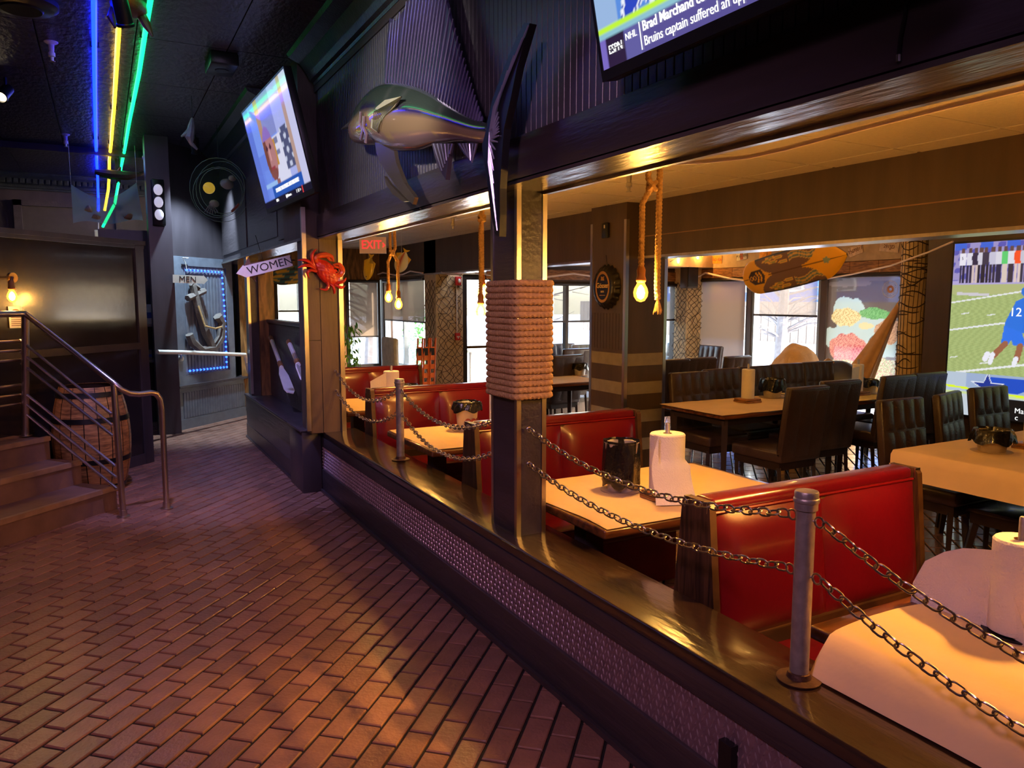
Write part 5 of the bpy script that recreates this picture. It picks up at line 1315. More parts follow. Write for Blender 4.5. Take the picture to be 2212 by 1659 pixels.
t2, MI2, w2b, h2b = tv('two', 'wall television with a sports news ticker at the top edge', MT2, 1.2, .69, pic2, 150, 84, .6, chin=.03)
text('Brad Marchand con', .036, TW, t2, MI2 @ Matrix.Translation((.2, .064, .003)), bold=.0006, align='LEFT', sx=.92)
text('Bruins captain suffered an upp', .036, TW, t2, MI2 @ Matrix.Translation((.2, .026, .003)), align='LEFT', sx=.86)
text('NHL', .026, TW, t2, MI2 @ Matrix.Translation((.148, .058, .003)))
text('ESPN', .034, TW, t2, MI2 @ Matrix.Translation((.073, .045, .003)), sx=.86); MB().obox(MI2, .04, .106, .0445, .046, .0032, .0044).build('logo_stripe', mat('logo_gap', rgb(44, 28, 60), .5), t2)
MB().obox(MI2, .187, .19, .008, .08, .002, .004).build('ticker_divider', TW, t2)
# short cable on the fascia
ca = [PX(x, y, 1.482) for x, y in ((1962, -40), (1955, 30), (1945, 80), (1941, 118))]
t = thing('dangling_cable', 'short black cable with metal plug hanging on the header', 'cable', ca[-1]); MB().tube(ca, .004, 6).build('cord', PLASB, t); MB().tube([ca[-1], ca[-1]+Vector((0, 0, -.014))], .005, 6).build('plug', STEEL, t)
# ================================================================== CRAB
fc = lambda x, y, Y=5.90: PY(640+.1175*x, 520+.1175*y, Y)
CR = mat('crab_red', rgb(206, 48, 26), .3, var=.3, vscale=14, bump=.5, bscale=55, coat=.4); CRO = mat('crab_orange', rgb(210, 84, 34), .32, var=.25, vscale=16, coat=.3)
cb0 = fc(560, 580); cra = thing('crab_ornament', 'large red crab ornament mounted on the boarded column', 'crab', cb0)
axx = (fc(770, 800)-fc(350, 360)); MCb = frame(cb0, axx, Vector((axx.z, 0, -axx.x))*-1)
def shell(u, v):
    a = u*2*math.pi; r = v; rx = axx.length*.5*(1-.1*math.cos(2*a)*0); ry = .072*(1+.12*math.cos(a))
    h = .034*math.sqrt(max(0, 1-r*r))+.003*math.sin(16*r*math.cos(a))*math.sin(14*r*math.sin(a))
    return MCb @ Vector((rx*r*math.cos(a)*(1+.04*math.cos(9*a)), ry*r*math.sin(a), h*(1 if MCb.to_3x3().col[2].y < 0 else -1)))
MB().grid(shell, 40, 10).build('carapace', CR, cra, ang=70)
legs = [[(330, 480), (285, 330), (300, 230), (375, 150)], [(350, 500), (250, 400), (150, 350), (20, 360)], [(350, 520), (250, 460), (140, 455), (25, 500)], [(370, 560), (270, 540), (205, 590), (245, 700)],
        [(560, 760), (590, 830), (540, 900), (430, 880)], [(620, 790), (680, 850), (700, 940), (690, 980)], [(700, 800), (770, 840), (840, 860), (900, 825)], [(720, 760), (800, 770), (880, 740), (918, 680)]]
for L in legs: MB().tube([fc(*crv(L, q/10), 5.895-.012*math.sin(q/10*3)) for q in range(11)], [.012, .014, .013, .0115, .0125, .013, .012, .010, .008, .005, .002], 8).build('leg', CR, cra)
for L in ([(390, 400), (350, 330), (420, 275), (560, 260)], [(720, 640), (800, 640), (850, 560), (820, 480)]):
    cl = MB().tube([fc(*crv(L, q/8), 5.888) for q in range(9)], [.014, .016, .017, .018, .02, .021, .022, .023, .022], 8).build('claw_arm', CRO, cra)
    e0 = L[-1]; nx_ = (690, 390) if e0[0] < 700 else (680, 440)
    MB().tube([fc(*crv([e0, ((e0[0]+nx_[0])/2+30, (e0[1]+nx_[1])/2-30), nx_], q/6), 5.886) for q in range(7)], [.02, .019, .017, .014, .011, .007, .002], 8).build('pincer', CRO, cl)
    MB().tube([fc(*crv([e0, ((e0[0]+nx_[0])/2-20, (e0[1]+nx_[1])/2+20), (nx_[0]-10, nx_[1]-15)], q/6), 5.89) for q in range(7)], [.014, .013, .011, .009, .007, .004, .002], 8).build('pincer', CRO, cl)
for q in ((735, 590), (700, 520)): MB().tube([fc(*q, 5.89), fc(q[0]+15, q[1]-8, 5.87)], .005, 6).build('eye', PLASB, cra)
# ================================================================== SIGNS
SIGNW = mat('sign_white_board', rgb(214, 202, 188), .55, var=.08); SIGNK = mat('sign_black_letter', rgb(26, 22, 24), .5); SIGNB = mat('sign_brown_back', rgb(96, 60, 40), .6)
a, b = PY(518, 589, 6.3), PY(628, 562, 6.3); d = b-a
ws1 = thing('arrow_sign', 'white arrow sign reading WOMEN pointing left', 'sign', (a+b)/2)
MW = frame(a, d, (0, 0, 1)); LW = d.length
MB().prism([(-.03, 0), (.04, .05), (.04, .042), (LW, .042), (LW, -.048), (.04, -.048), (.04, -.052)], MW, .018).build('board', SIGNW, ws1, smooth=False)
MB().prism([(.01, .02), (.08, .1), (.08, .05), (LW*.4, .05), (LW*.4, -.06), (.08, -.06), (.08, -.1)], MW @ Matrix.Translation((.02, 0, -.025)), .02).build('back_board', SIGNB, ws1, smooth=False)
text('WOMEN', .085, SIGNK, ws1, MW @ Matrix.Translation((LW*.58, -.004, .0185)), sx=1.1)
MB().tube([MW @ Vector((LW, 0, .0)), Vector((1.39, 6.3, (MW @ Vector((LW, 0, 0))).z))], .006, 6).build('bracket', DARKM, ws1); MB().tube([MW @ Vector((.2, .03, 0)), MW @ Vector((.2, .25, 0))], .002, 4).build('wire', DARKM, ws1)
a, b = PY(373, 602, 9.4), PY(447, 605, 9.4); d = b-a
ws2 = thing('arrow_sign', 'white arrow sign reading MEN pointing right on the dark column', 'sign', (a+b)/2); MW = frame(a, d, (0, 0, 1)); LW = d.length
MB().prism([(0, .045), (LW-.04, .045), (LW-.04, .052), (LW+.01, 0), (LW-.04, -.052), (LW-.04, -.045), (0, -.045)], MW, .018).build('board', SIGNW, ws2, smooth=False)
text('MEN', .09, SIGNK, ws2, MW @ Matrix.Translation((LW*.43, -.002, .0185)))
MB().obox(MW, .02, .06, -.02, .02, -.1, 0).build('bracket', DARKM, ws2)
c = Vector((2.92, 9.0, 2.205)); ex = thing('exit_sign', 'red lit EXIT sign hanging from the tile ceiling', 'exit sign', (c.x, c.y, 2.15)); ME = frame(c, (.88, -.47, 0), (0, 0, 1))
MB().obox(ME, -.16, .16, -.1, .095, -.03, 0).build('housing', mat('exit_housing', rgb(206, 176, 146), .4, emit=(.9, .45, .3, 1), estr=.05), ex)
EXR = emis('exit_red', (1, .015, .02, 1), 1.3)
text('EXIT', .145, EXR, ex, ME @ Matrix.Translation((-.015, -.0, .001)), sx=.82); MB().prism([(.125, .03), (.15, 0), (.125, -.03), (.118, -.02), (.132, 0), (.118, .02)], ME, .002).build('chevron', EXR, ex)
MB().obox(ME, -.04, .04, .095, .228, -.025, -.005).build('ceiling_mount', WHITEP, ex)
# hanging tropical fish
def tfish(c, L, H, rot, cols_, label, tw_=.5):
    c = Vector(c); t = thing('hanging_fish', label, 'fish ornament', c, group='painted fish hung near the exit'); M = frame(c, (math.cos(rot)*.75, -math.cos(rot)*.45, math.sin(rot)), (-math.sin(rot)*.8, math.sin(rot)*.5, math.cos(rot)))
    mb = MB(); cc2 = []; n, k_ = 24, 14
    for i in range(n+1):
        q = i/n; h = H*.5*math.sin(math.pi*min(1, q*1.02+.0))**.6*(1-.35*q)+.002
        for j in range(k_):
            a = 2*math.pi*j/k_; mb.v.append(M @ Vector(((q-.5)*L, h*math.cos(a), h*.28*math.sin(a)))); cc2.append(rgb(*cols_(q, math.cos(a))))
    for i in range(n):
        for j in range(k_): j2 = (j+1) % k_; mb.f.append((i*k_+j, i*k_+j2, (i+1)*k_+j2, (i+1)*k_+j))
    mb.f.append(tuple(range(k_))); mb.f.append(tuple(n*k_+j for j in range(k_)))
    mb.build('body', attr_mat('fish_ornament_paint', .3, coat=.4), t, paint=cc2, ang=70)
    FY = mat('fish_fin_yellow', rgb(206, 170, 50), .35)
    MB().prism([(L*.45, -.01), (L*.62, -H*.25), (L*.57, 0), (L*.62, H*.25), (L*.45, .01)], M @ Matrix.Translation((0, 0, -.003)), .006).build('tail', FY, t, smooth=False)
    MB().prism([(-L*.2, H*.4), (L*.3, H*.52), (L*.4, H*.2), (0, H*.3)], M @ Matrix.Translation((0, 0, -.003)), .006).build('dorsal_fin', FY, t, smooth=False); MB().prism([(-L*.1, -H*.4), (L*.25, -H*.5), (L*.35, -H*.2)], M @ Matrix.Translation((0, 0, -.003)), .006).build('belly_fin', FY, t, smooth=False)
    MB().ell(M @ Vector((-L*.36, H*.08, H*.1)), .007, .007, .007, 8, 6).build('eye', PLASB, t)
    MB().tube([c, Vector((c.x, c.y, 2.43))], .0015, 4).build('string', WHITEP, t)
tfish(PX(797, 580, 3.0), .30, .15, 1.35, lambda q, w_: (214, 178, 28) if q < .75 or w_ > 0 else (150, 130, 40), 'yellow tropical fish hanging nose down beneath the exit sign')
tfish(PX(868, 566, 3.35), .28, .2, 1.15, lambda q, w_: (176, 52, 40) if -.1 < w_ < .6 else ((214, 198, 150) if w_ > 0 else (206, 206, 200)), 'red and white striped fish hanging behind the exit pendant')
# fire alarm devices on the netted column
fa = thing('fire_strobe', 'red fire alarm strobe at the top of the netted door column', 'alarm', PY(989, 607, 10.55)); c = PY(989, 607, 10.57)
REDA = mat('alarm_red', rgb(190, 34, 30), .4); MB().rbox(c.x-.045, c.x+.045, 10.54, 10.59, c.z-.065, c.z+.065, .01, 2).build('housing', REDA, fa); MB().ell(c+Vector((.01, -.035, 0)), .025, .015, .035, 10, 6).build('lens', WHITEP, fa)
c2 = PY(988, 727, 10.57); fb = thing('fire_pull_station', 'red fire alarm pull box low on the netted door column', 'alarm', c2)
MB().rbox(c2.x-.04, c2.x+.04, 10.54, 10.59, c2.z-.055, c2.z+.055, .008, 2).build('housing', REDA, fb); MB().box(c2.x-.025, c2.x+.025, 10.53, 10.54, c2.z-.01, c2.z+.008).box(c2.x-.006, c2.x+.006, 10.53, 10.54, c2.z-.03, c2.z).build('pull_handle', WHITEP, fb)
tag(MB().tube([(c2.x, 10.585, c2.z+.055), (c2.x, 10.585, c.z-.065)], .008, 6).build('conduit', WHITEP, None), 'pale conduit joining the two red alarm devices', 'conduit')
# glazed door in the recess
dr = struct('door_1', MB().box(4.85, 4.92, 10.62, 10.68, ZD, 1.93).box(5.33, 5.4, 10.62, 10.68, ZD, 1.93).box(4.92, 5.33, 10.62, 10.68, 1.85, 1.93).box(4.92, 5.33, 10.62, 10.68, ZD, .1), FRM, 'glazed door beside the netted column')
MB().box(4.92, 5.33, 10.645, 10.651, .1, 1.85).build('pane', GLASS, dr, smooth=False); MB().box(4.92, 5.33, 10.6, 10.63, .8, .84).build('push_bar', BRASS, dr)
# plant, wicker chair, folded chairs
LEAF = mat('bright_leaf', rgb(120, 190, 50), .45, var=.3); LEAFD = mat('mid_leaf', rgb(84, 150, 44), .45, var=.3)
PB = PX(757, 800, 2.75); pl = thing('potted_plant', 'bright green leafy plant behind the last booth', 'plant', (PB.x, PB.y, .45))
MB().lathe([(.1, .45), (.13, .62), (.135, .66), (.12, .66)], 20, (PB.x, PB.y, 0)).build('pot', WHITEP, pl)
tag(MB().box(PB.x-.35, PB.x+.6, PB.y-.2, PB.y+.5, .4, .449).box(PB.x-.3, PB.x-.24, PB.y-.15, PB.y-.1, ZD, .4).box(PB.x+.5, PB.x+.56, PB.y-.15, PB.y-.1, ZD, .4).box(PB.x-.3, PB.x-.24, PB.y+.4, PB.y+.45, ZD, .4).box(PB.x+.5, PB.x+.56, PB.y+.4, PB.y+.45, ZD, .4).build('plant_table', WHITEP, None), 'low white table carrying the green plant behind the last booth', 'table')
rnd = random.Random(4); lv = None
for k in range(70):
    a = rnd.uniform(0, 6.28); h = rnd.uniform(.68, 1.28); r = rnd.uniform(.02, .12)
    tlt = rnd.uniform(-.7, .7); M = Matrix.Translation((PB.x+r*math.cos(a), PB.y+r*math.sin(a), h)) @ Matrix.Rotation(a, 4, 'Z') @ Matrix.Rotation(tlt, 4, 'X') @ Matrix.Rotation(rnd.uniform(.5, 1.6), 4, 'Y')
    if k < 2:
        lv = MB().add([(0, 0, 0), (.02, .018, .004), (.055, .02, 0), (.09, 0, -.012), (.055, -.02, 0), (.02, -.018, .004), (.045, 0, -.006)], [(0, 1, 6), (1, 2, 6), (2, 3, 6), (3, 4, 6), (4, 5, 6), (5, 0, 6)]).build('leaf', LEAF if k else LEAFD, pl, world=False); keep = lv if k == 0 else keep; lv2 = lv
        lv.matrix_local = Matrix.Translation(-pl.location) @ M
    else: shared('leaf', lv2 if k % 3 else keep, pl, mx=Matrix.Translation(-pl.location) @ M)
for k in range(6): a = k*1.1; MB().tube([(PB.x, PB.y, .62), (PB.x+.03*math.cos(a), PB.y+.03*math.sin(a), .9), (PB.x+.08*math.cos(a), PB.y+.08*math.sin(a), 1.2)], .004, 5).build('stem', LEAFD, pl)
wc = thing('wicker_chair', 'pale wicker armchair by the bright far window', 'chair', (3.3, 10.2, ZD)); WK = mat('pale_wicker', rgb(206, 204, 190), .7, var=.15, bump=.6, bscale=60)
MB().rbox(3.05, 3.55, 9.95, 10.5, .26, .34, .03, 2).build('seat', WK, wc); MB().rbox(3.5, 3.58, 9.95, 10.5, .3, 1.02, .04, 3).build('backrest', WK, wc)
for s in (9.97, 10.46): MB().rbox(3.08, 3.55, s-.03, s+.03, .5, .56, .02, 2).build('armrest', WK, wc)
for x in (3.1, 3.52):
    for y in (9.99, 10.45): MB().tube([(x, y, ZD), (x, y, .5)], .022, 8).build('leg', WK, wc)
for i in range(3):
    x = 3.92+i*.1; y = 10.05; o = thing('folding_chair', ['leftmost', 'middle', 'rightmost'][i]+' orange folding chair leaning by the netted column', 'chair', (x, y, ZD), group='orange folding chairs'); OR = mat('orange_slat_wood', rgb(214, 104, 28), .4, var=.15)
    for s in (0, .07): MB().tube([(x-.12+s, y-.1, ZD), (x+.02+s, y+.12, 1.0)], .014, 4).build('side_rail', OR, o, smooth=False)
    for k in range(7): q = .2+.11*k; MB().obox(frame((x-.12+.14*q, y-.1+.22*q, ZD+1.12*q), (1, 0, 0), (.1, .2, 1)), -.0, .075, -.035, .035, -.006, .006).build('slat', OR, o, smooth=False)
    MB().box(x-.02, x+.05, y+.07, y+.1, .72, .86).build('label_plate', PLASB, o)
# ================================================================== CORRIDOR THINGS
# anchor
an_ = thing('anchor_ornament', 'weathered wooden anchor mounted on the angled wall', 'anchor', MA @ Vector((.5, .8, .06)))
DRIFT = mat('grey_driftwood', rgb(104, 92, 86), .7, var=.25, bump=.5, bscale=40); A3 = lambda x, y, z=.06: MA @ Vector((x, y, z))
ka = 460/1272
def wa_(x, y, z=.06):
    r = sight(320+x*ka, 480+y*ka); n = N45; return CAM+r*((AO+n*z-CAM).dot(n)/r.dot(n))
MB().tube([wa_(265, 370), wa_(300, 520), wa_(345, 660), wa_(385, 745)], [.045, .05, .06, .05], 6).build('shank', DRIFT, an_)
MB().tube([wa_(235, 455), wa_(290, 430), wa_(335, 410)], .04, 6).build('stock', DRIFT, an_); MB().tube([wa_(255, 365), wa_(300, 395)], .035, 6).build('ring', DRIFT, an_)
MB().tube([wa_(245, 670), wa_(262, 715), wa_(320, 765), wa_(390, 755), wa_(435, 690), wa_(440, 600), wa_(415, 560)], [.05, .055, .05, .055, .055, .05, .06], 6).build('arms', DRIFT, an_)
MB().tube([wa_(300, 500, .1), wa_(340, 620, .13), wa_(400, 635, .13), wa_(440, 625, .1)], .012, 6).build('rope', ROPE, an_)
# blue rope light
rl = thing('rope_light', 'blue LED rope light framing the anchor panel', 'rope light', MA @ Vector((.5, .7, .02)))
path = [wa_(x, y, .02) for x, y in ((230, 285), (440, 300), (455, 500), (470, 865), (250, 888))]
MB().tube(path, .007, 6).build('tube', emis('blue_rope_tube', (.02, .05, 1, 1), .35), rl); pr = None; PB2 = dens(path, .062)
for q in PB2:
    if pr is None: pr = MB().ell((0, 0, 0), .014, .014, .014, 8, 6).build('led', emis('blue_led', (.03, .14, 1, 1), 2.6), rl, world=False); pr.location = q-rl.location
    else: shared('led', pr, rl, q-rl.location)
MB().tube([wa_(230, 285, .03), wa_(222, 240, .04), wa_(205, 212, .05), wa_(240, 215, .05)], .006, 6).build('tail_cord', WHITEP, rl)
# white grab rail
gr = thing('grab_rail', 'white horizontal hand rail in front of the anchor wall', 'hand rail', wa_(340, 785, .3))
MB().tube([wa_(55, 775, .32), wa_(200, 777, .32), wa_(580, 792, .32)], .024, 12).build('rail', WHITEP, gr); MB().tube([wa_(195, 785, .32), wa_(195, 810, .06)], .014, 8).build('bracket', STEEL, gr)
MB().lathe([(.04, 0), (.03, .02)], 14, wa_(195, 815, .02), frame((0, 0, 0), D45, (0, 0, 1))).build('rosette', STEEL, gr); MB().tube([wa_(580, 792, .32), wa_(588, 835, .32), wa_(600, 905, .05)], .02, 8).build('return_leg', WHITEP, gr)
# traffic light style lamp cluster on the column
tr = thing('triple_lamp', 'black lamp box with three white round lenses on the tall column', 'lamp', (.61, 9.45, 2.4))
MB().rbox(.545, .675, 9.4, 9.5, 2.37, 2.87, .01, 2).build('housing', PLASB, tr)
LENS = mat('frosted_lens', rgb(214, 208, 224), .35, emit=(.75, .7, .9, 1), estr=.35)
for z in (2.755, 2.62, 2.485): MB().ell((.61, 9.4, z), .047, .03, .06, 18, 10).build('lens', LENS, tr); MB().lathe([(.058, -.004), (.062, .012)], 20, (.61, 9.4, z), frame((0, 0, 0), (1, 0, 0), (0, 0, 1)), cap=False).build('lens_ring', PLASB, tr)
# neon tubes on the ceiling
NEO = {'blue': ((.002, .012, 1, 1), 9.), 'yellow': ((1, .6, .02, 1), 2.4), 'green': ((.005, 1, .22, 1), 2.)}
def neon(c, pts, lab):
    P = [PZ(x, y, z) if not isinstance(x, Vector) else x for x, y, z in pts]; Q = []
    for i in range(len(P)-1):
        for k in range(5): Q.append(P[i].lerp(P[i+1], k/5))
    Q.append(P[-1]); t = thing('neon_tube', lab, 'neon light', P[0], group='coloured light tubes along the ceiling')
    MB().tube(Q, .0165, 10).build('glow_tube', emis('neon_'+c, *NEO[c]), t)
    mb = MB()
    for k in range(0, len(P)-1, 2): mb.box(P[k].x-.03, P[k].x+.03, P[k].y-.01, P[k].y+.01, P[k].z-.005, 3.354)
    mb.build('clip', PLASB, t)
    return P[-1], t
zc = 3.325
be, bt = neon('blue', [(202, -200, zc), (203, 0, zc), (204, 100, zc), (205, 200, zc), (207, 300, zc), (209, 350, zc), (211, 385, zc-.03), (212, 420, 3.1), (212.5, 455, 2.85)], 'blue light tube on the corridor ceiling ending in a cable')
ye, yt = neon('yellow', [(275, -200, zc), (264, 0, zc), (256, 60, zc), (251, 150, zc), (246, 235, zc), (243, 270, zc), (240, 310, zc), (236, 345, zc), (236, 375, 3.2), (234, 410, 3.0), (226, 455, 2.72)], 'yellow light tube on the corridor ceiling between blue and green')
ge_, gt = neon('green', [(352, -200, zc), (325, 0, zc), (312, 80, zc), (300, 160, zc), (288, 220, zc), (279, 265, zc), (270, 320, zc), (262, 360, zc), (256, 395, 3.05), (248, 440, 2.78), (222, 490, 2.5)], 'green light tube on the corridor ceiling curling down to a junction box')
jb = PZ(213, 505, 2.45); jj = thing('junction_box', 'small white junction box hanging where the light tubes meet', 'box', jb); MB().rbox(jb.x-.05, jb.x+.05, jb.y-.04, jb.y+.04, jb.z-.05, jb.z+.05, .01, 2).build('box', WHITEP, jj); MB().tube([jb+Vector((0, 0, .05)), be], .006, 5).build('cable', WHITEP, jj)
# hanging net with shells
NETP = veil_mat('pale_gauze_net', rgb(170, 190, 190), .4, .5)
NY = 10.2
def nq(x, y): return PY(380*0+x, y, NY)
TL, TR, BL_, BR = PY(153, 398, NY), PY(295, 394, NY), PY(158, 482, NY), PY(309, 478, NY)
hn = thing('hanging_net', 'pale gauze net with shells hung from the corridor ceiling', 'net', (TL+TR)/2)
def netf(u, v):
    p = TL.lerp(TR, u).lerp(BL_.lerp(BR, u), v); sag = math.sin(u*math.pi)*(1-v)*.17
    return p+Vector((0, -.35*math.sin(u*math.pi)*math.sin(v*math.pi), -sag+.02*math.sin(9*u)*v))
MB().grid(netf, 30, 16).build('gauze', NETP, hn, ang=80)
for q in (TL, TR): MB().tube([q, Vector((q.x, q.y, 3.35))], .002, 4).build('string', WHITEP, hn)
for u, v, c in ((.33, .82, (190, 176, 160)), (.78, .88, (200, 130, 96)), (.24, .62, (180, 170, 160))):
    p = netf(u, v); MB().lathe([(.001, -.05), (.03, -.02), (.045, .01), (.03, .04), (.002, .06)], 12, p, Matrix.Rotation(1.2, 4, 'Y')).build('shell', mat('shell_%d' % c[0], rgb(*c), .4), hn)
MB().tube([netf(.6, .3), netf(.72, .85)], .006, 5).build('stick', WOODC, hn)
# round wire net with ornaments
RC = PY(474, 411, 8.6); rn = thing('round_net', 'round pale hoop net with shells and a float near the wall screen', 'net', RC); WIRE = mat('pale_green_wire', rgb(130, 156, 132), .5)
rr_ = .31
MF = frame(RC, RT, (0, 0, 1))
for k, (ox, oz, r) in enumerate(((0, 0, 1), (.03, .05, .88), (-.03, -.07, .82), (.05, -.03, .7))):
    MB().tube([MF @ Vector((rr_*(ox+r*math.cos(a)), rr_*(oz+r*1.04*math.sin(a)), .05*math.sin(a+k*2))) for a in [i*.2618 for i in range(24)]], .003, 5, closed=True).build('hoop', WIRE, rn)
def dome(u, v): a = u*2*math.pi; return MF @ Vector((rr_*v*math.cos(a), rr_*1.04*v*math.sin(a), -.14*(1-v*v)))
MB().grid(dome, 30, 8).build('gauze', veil_mat('green_gauze', rgb(90, 120, 96), .78, .5), rn, ang=80)
MB().ell(MF @ Vector((-.1, .02, .02)), .06, .06, .06).build('amber_float', mat('amber_float', rgb(190, 150, 40), .25, emit=(.7, .45, .05, 1), estr=.25), rn)
for x, z, r in ((.08, .06, .07), (-.06, -.14, .05), (.14, .12, .04)): MB().lathe([(.002, -r), (r*.7, -r*.3), (r, .1*r), (r*.5, r*.7), (.002, r)], 12, MF @ Vector((x, z, .0)), Matrix.Rotation(1.0, 4, 'X')).build('shell', mat('shell_pale', rgb(150, 146, 120), .5), rn)
MB().tube([MF @ Vector((.12, -.22, 0)), MF @ Vector((.2, -.14, 0))], .014, 6).build('wood_bit', mat('brown_bit', rgb(160, 84, 50), .5), rn)
for k in range(6): a = -2.2+k*.25; MB().tube([MF @ Vector((-.08, -.13, .03)), MF @ Vector((-.08+.12*math.cos(a), -.13+.12*math.sin(a), .04))], .005, 5).build('coral_branch', mat('dull_coral', rgb(120, 116, 96), .6), rn)
MB().tube([MF @ Vector((0, rr_*1.04, 0)), Vector((RC.x, RC.y, 3.35))], .002, 4).build('string', DARKM, rn)
# hanging sea creatures
def creature(c, label, name, col, sc, parts, cat='ornament'):
    c = Vector(c); t = thing(name, label, cat, c, group='sea creatures hung from the corridor ceiling'); m_ = mat(name+'_skin', rgb(*col), .4, var=.25, vscale=15, bump=.2)
    for nm, kind, args in parts:
        mb = MB()
        if kind == 'e': mb.ell(c+Vector(args[0])*sc, *[q*sc for q in args[1]])
        else: mb.tube([c+Vector(q)*sc for q in args[0]], [q*sc for q in args[1]], 8)
        mb.build(nm, m_, t)
    MB().tube([c, Vector((c.x, c.y, 3.35))], .0015, 4).build('string', DARKM, t)
cT = PY(280, 22, 5.4)
creature(cT, 'brown sea turtle ornament hanging over the light tubes', 'turtle_ornament', (112, 70, 52), 1., [('shell', 'e', ((0, 0, .03), (.11, .15, .07))), ('flipper', 't', (((-.08, .02, 0), (-.1, .0, -.06), (-.085, -.02, -.12)), (.03, .028, .008))), ('flipper', 't', (((.06, .02, 0), (.09, .0, -.07), (.12, -.02, -.14)), (.03, .028, .006))), ('head', 'e', ((.0, .16, .06), (.04, .05, .035)))])
creature(PZ(256, 378, 3.1), 'dark fish shape ornament hanging where the tubes bend', 'dark_fish_ornament', (72, 56, 46), 1., [('body', 't', (((-.26, 0, .02), (-.1, 0, .0), (.1, 0, 0), (.26, 0, .03)), (.03, .06, .055, .02))), ('fin', 't', (((.0, 0, .03), (.03, 0, .1)), (.03, .006))), ('tail', 't', (((.24, 0, .03), (.32, 0, .07)), (.03, .012)))])
creature(PY(417, 285, 7.5), 'small pale fish ornament hanging beneath the ceiling', 'pale_fish_ornament', (150, 148, 150), 1., [('body', 't', (((0, 0, .12), (-.01, 0, .05), (-.03, 0, -.05), (-.02, 0, -.11)), (.012, .03, .04, .012))), ('fin', 't', (((-.03, 0, 0), (-.1, 0, -.05)), (.03, .006))), ('tail', 't', (((-.02, 0, -.1), (.03, 0, -.15)), (.02, .01)))])
# ceiling fixtures
def sprinkler(p, label, zt):
    p = Vector(p); t = thing('sprinkler', label, 'sprinkler', (p.x, p.y, zt), group='ceiling sprinklers'); 
    MB().lathe([(.045, 0), (.045, -.006), (.02, -.02), (.016, -.07), (.022, -.075), (.022, -.1), (.012, -.105), (.01, -.13)], 14, (p.x, p.y, zt)).build('body', PIPE if zt < 3 else WHITEP, t); MB().lathe([(.02, -.135), (.02, -.132)], 12, (p.x, p.y, zt)).build('deflector', PIPE, t)
sprinkler(PZ(110, 90, 3.353), 'white sprinkler on the tin ceiling left of the blue tube', 3.353); sprinkler(PZ(141, 290, 3.353), 'farther white sprinkler on the tin ceiling', 3.353)
sprinkler(PZ(1359, 372, 2.434), 'small sprinkler on the amber tile ceiling', 2.434); sprinkler(PZ(978, 468, 2.434), 'far small sprinkler on the tile ceiling above the pendants', 2.434)
p = PZ(478, 125, 3.353); t = thing('ceiling_speaker', 'black box speaker on the tin ceiling', 'speaker', p); MB().rbox(p.x-.1, p.x+.1, p.y-.17, p.y+.17, 3.26, 3.353, .015, 2).build('cabinet', PLASB, t); MB().lathe([(.05, -.003), (.05, 0)], 16, (p.x, p.y, 3.26)).build('cone', DARKM, t)
p = PZ(45, 0, 3.353); t = thing('ceiling_vent', 'dark round vent at the upper left edge of the tin ceiling', 'vent', p)
MB().lathe([(.2, 0), (.2, -.03), (.17, -.05), (.001, -.055)], 28, p, cap=False).build('cover', PLASB, t); MB().lathe([(.11, -.062), (.12, -.05)], 24, p).build('inner_disc', DARKM, t)
def trackspot(loc, target, power, col, label, ang=70, lit=(1, .8, .5, 1), es=3., soft=.04):
    loc = Vector(loc); d = (Vector(target)-loc).normalized(); t = thing('spot_lamp', label, 'spotlight', loc, group='ceiling spot lamps')
    M = frame(loc, d.cross(Vector((0, 0, 1))).normalized(), d.cross(Vector((0, 0, 1))).normalized().cross(d)) 
    Q = d.to_track_quat('Z', 'Y').to_matrix().to_4x4(); Q.translation = loc
    MB().lathe([(.02, -.13), (.045, -.12), (.045, .03), (.05, .035), (.05, .05), (.042, .05), (.042, .03)], 20, (0, 0, 0), Q, cap=False).build('can', PLASB, t)
    MB().lathe([(.001, .028), (.041, .03)], 20, (0, 0, 0), Q, cap=True).build('lamp_face', emis('spot_face_%s' % label[:12].replace(' ', '_'), lit, es), t)
    MB().tube([loc-d*.08, loc-d*.08+Vector((0, 0, .08)), Vector((loc.x-d.x*.08, loc.y-d.y*.08, 3.354))], .012, 6).build('arm', PLASB, t)
    spot('spot_light', loc+d*.06, target, power, col, ang, .6, soft, t)
q = PZ(322, 335, 3.2)
trackspot((q.x, q.y, 3.15), (1.35, 6.4, 2.0), 60, (1, .74, .42), 'black can spotlight glowing amber beside the green tube', 32)
trackspot(PZ(6, 205, 3.2), (-1.6, 4.6, .9), 22, (1, .66, .25), 'spotlight at the left edge with a warm face', 70)
# spot lamps added for their light on floor, header, sailfish and far wall
trackspot((-1.2, .3, 3.2), (.1, 2.9, .0), 125, (.88, .47, .74), 'violet spotlight on the ceiling behind the viewer at left', 100, (.7, .4, 1, 1), soft=.2)  # added lamp giving the corridor floor its violet cast
trackspot((.6, -.8, 3.2), (1.5, 2.6, 2.5), 45, (.75, .5, 1), 'violet spotlight on the ceiling behind the viewer at right', 70, (.7, .4, 1, 1), soft=.2)  # added violet fill for the header
trackspot((1.0, 9.25, 3.2), (1.3, 10.3, .4), 330, (.55, .8, 1), 'cool white spotlight washing the anchor wall', 80, (.7, .9, 1, 1))  # added lamp standing in for daylight through the passage
trackspot((.2, 5.2, 3.2), (.9, 6.9, 0), 150, (.38, .36, 1), 'blue spotlight over the far corridor floor', 55, (.5, .5, 1, 1))  # added lamp for the bluish tone of the far floor
trackspot((-.75, 2.7, 3.2), (1.42, 3.95, 2.5), 150, (1, .86, .74), 'warm spotlight aimed at the sailfish from the left', 40, soft=.08)  # added lamp to lift the dark fish
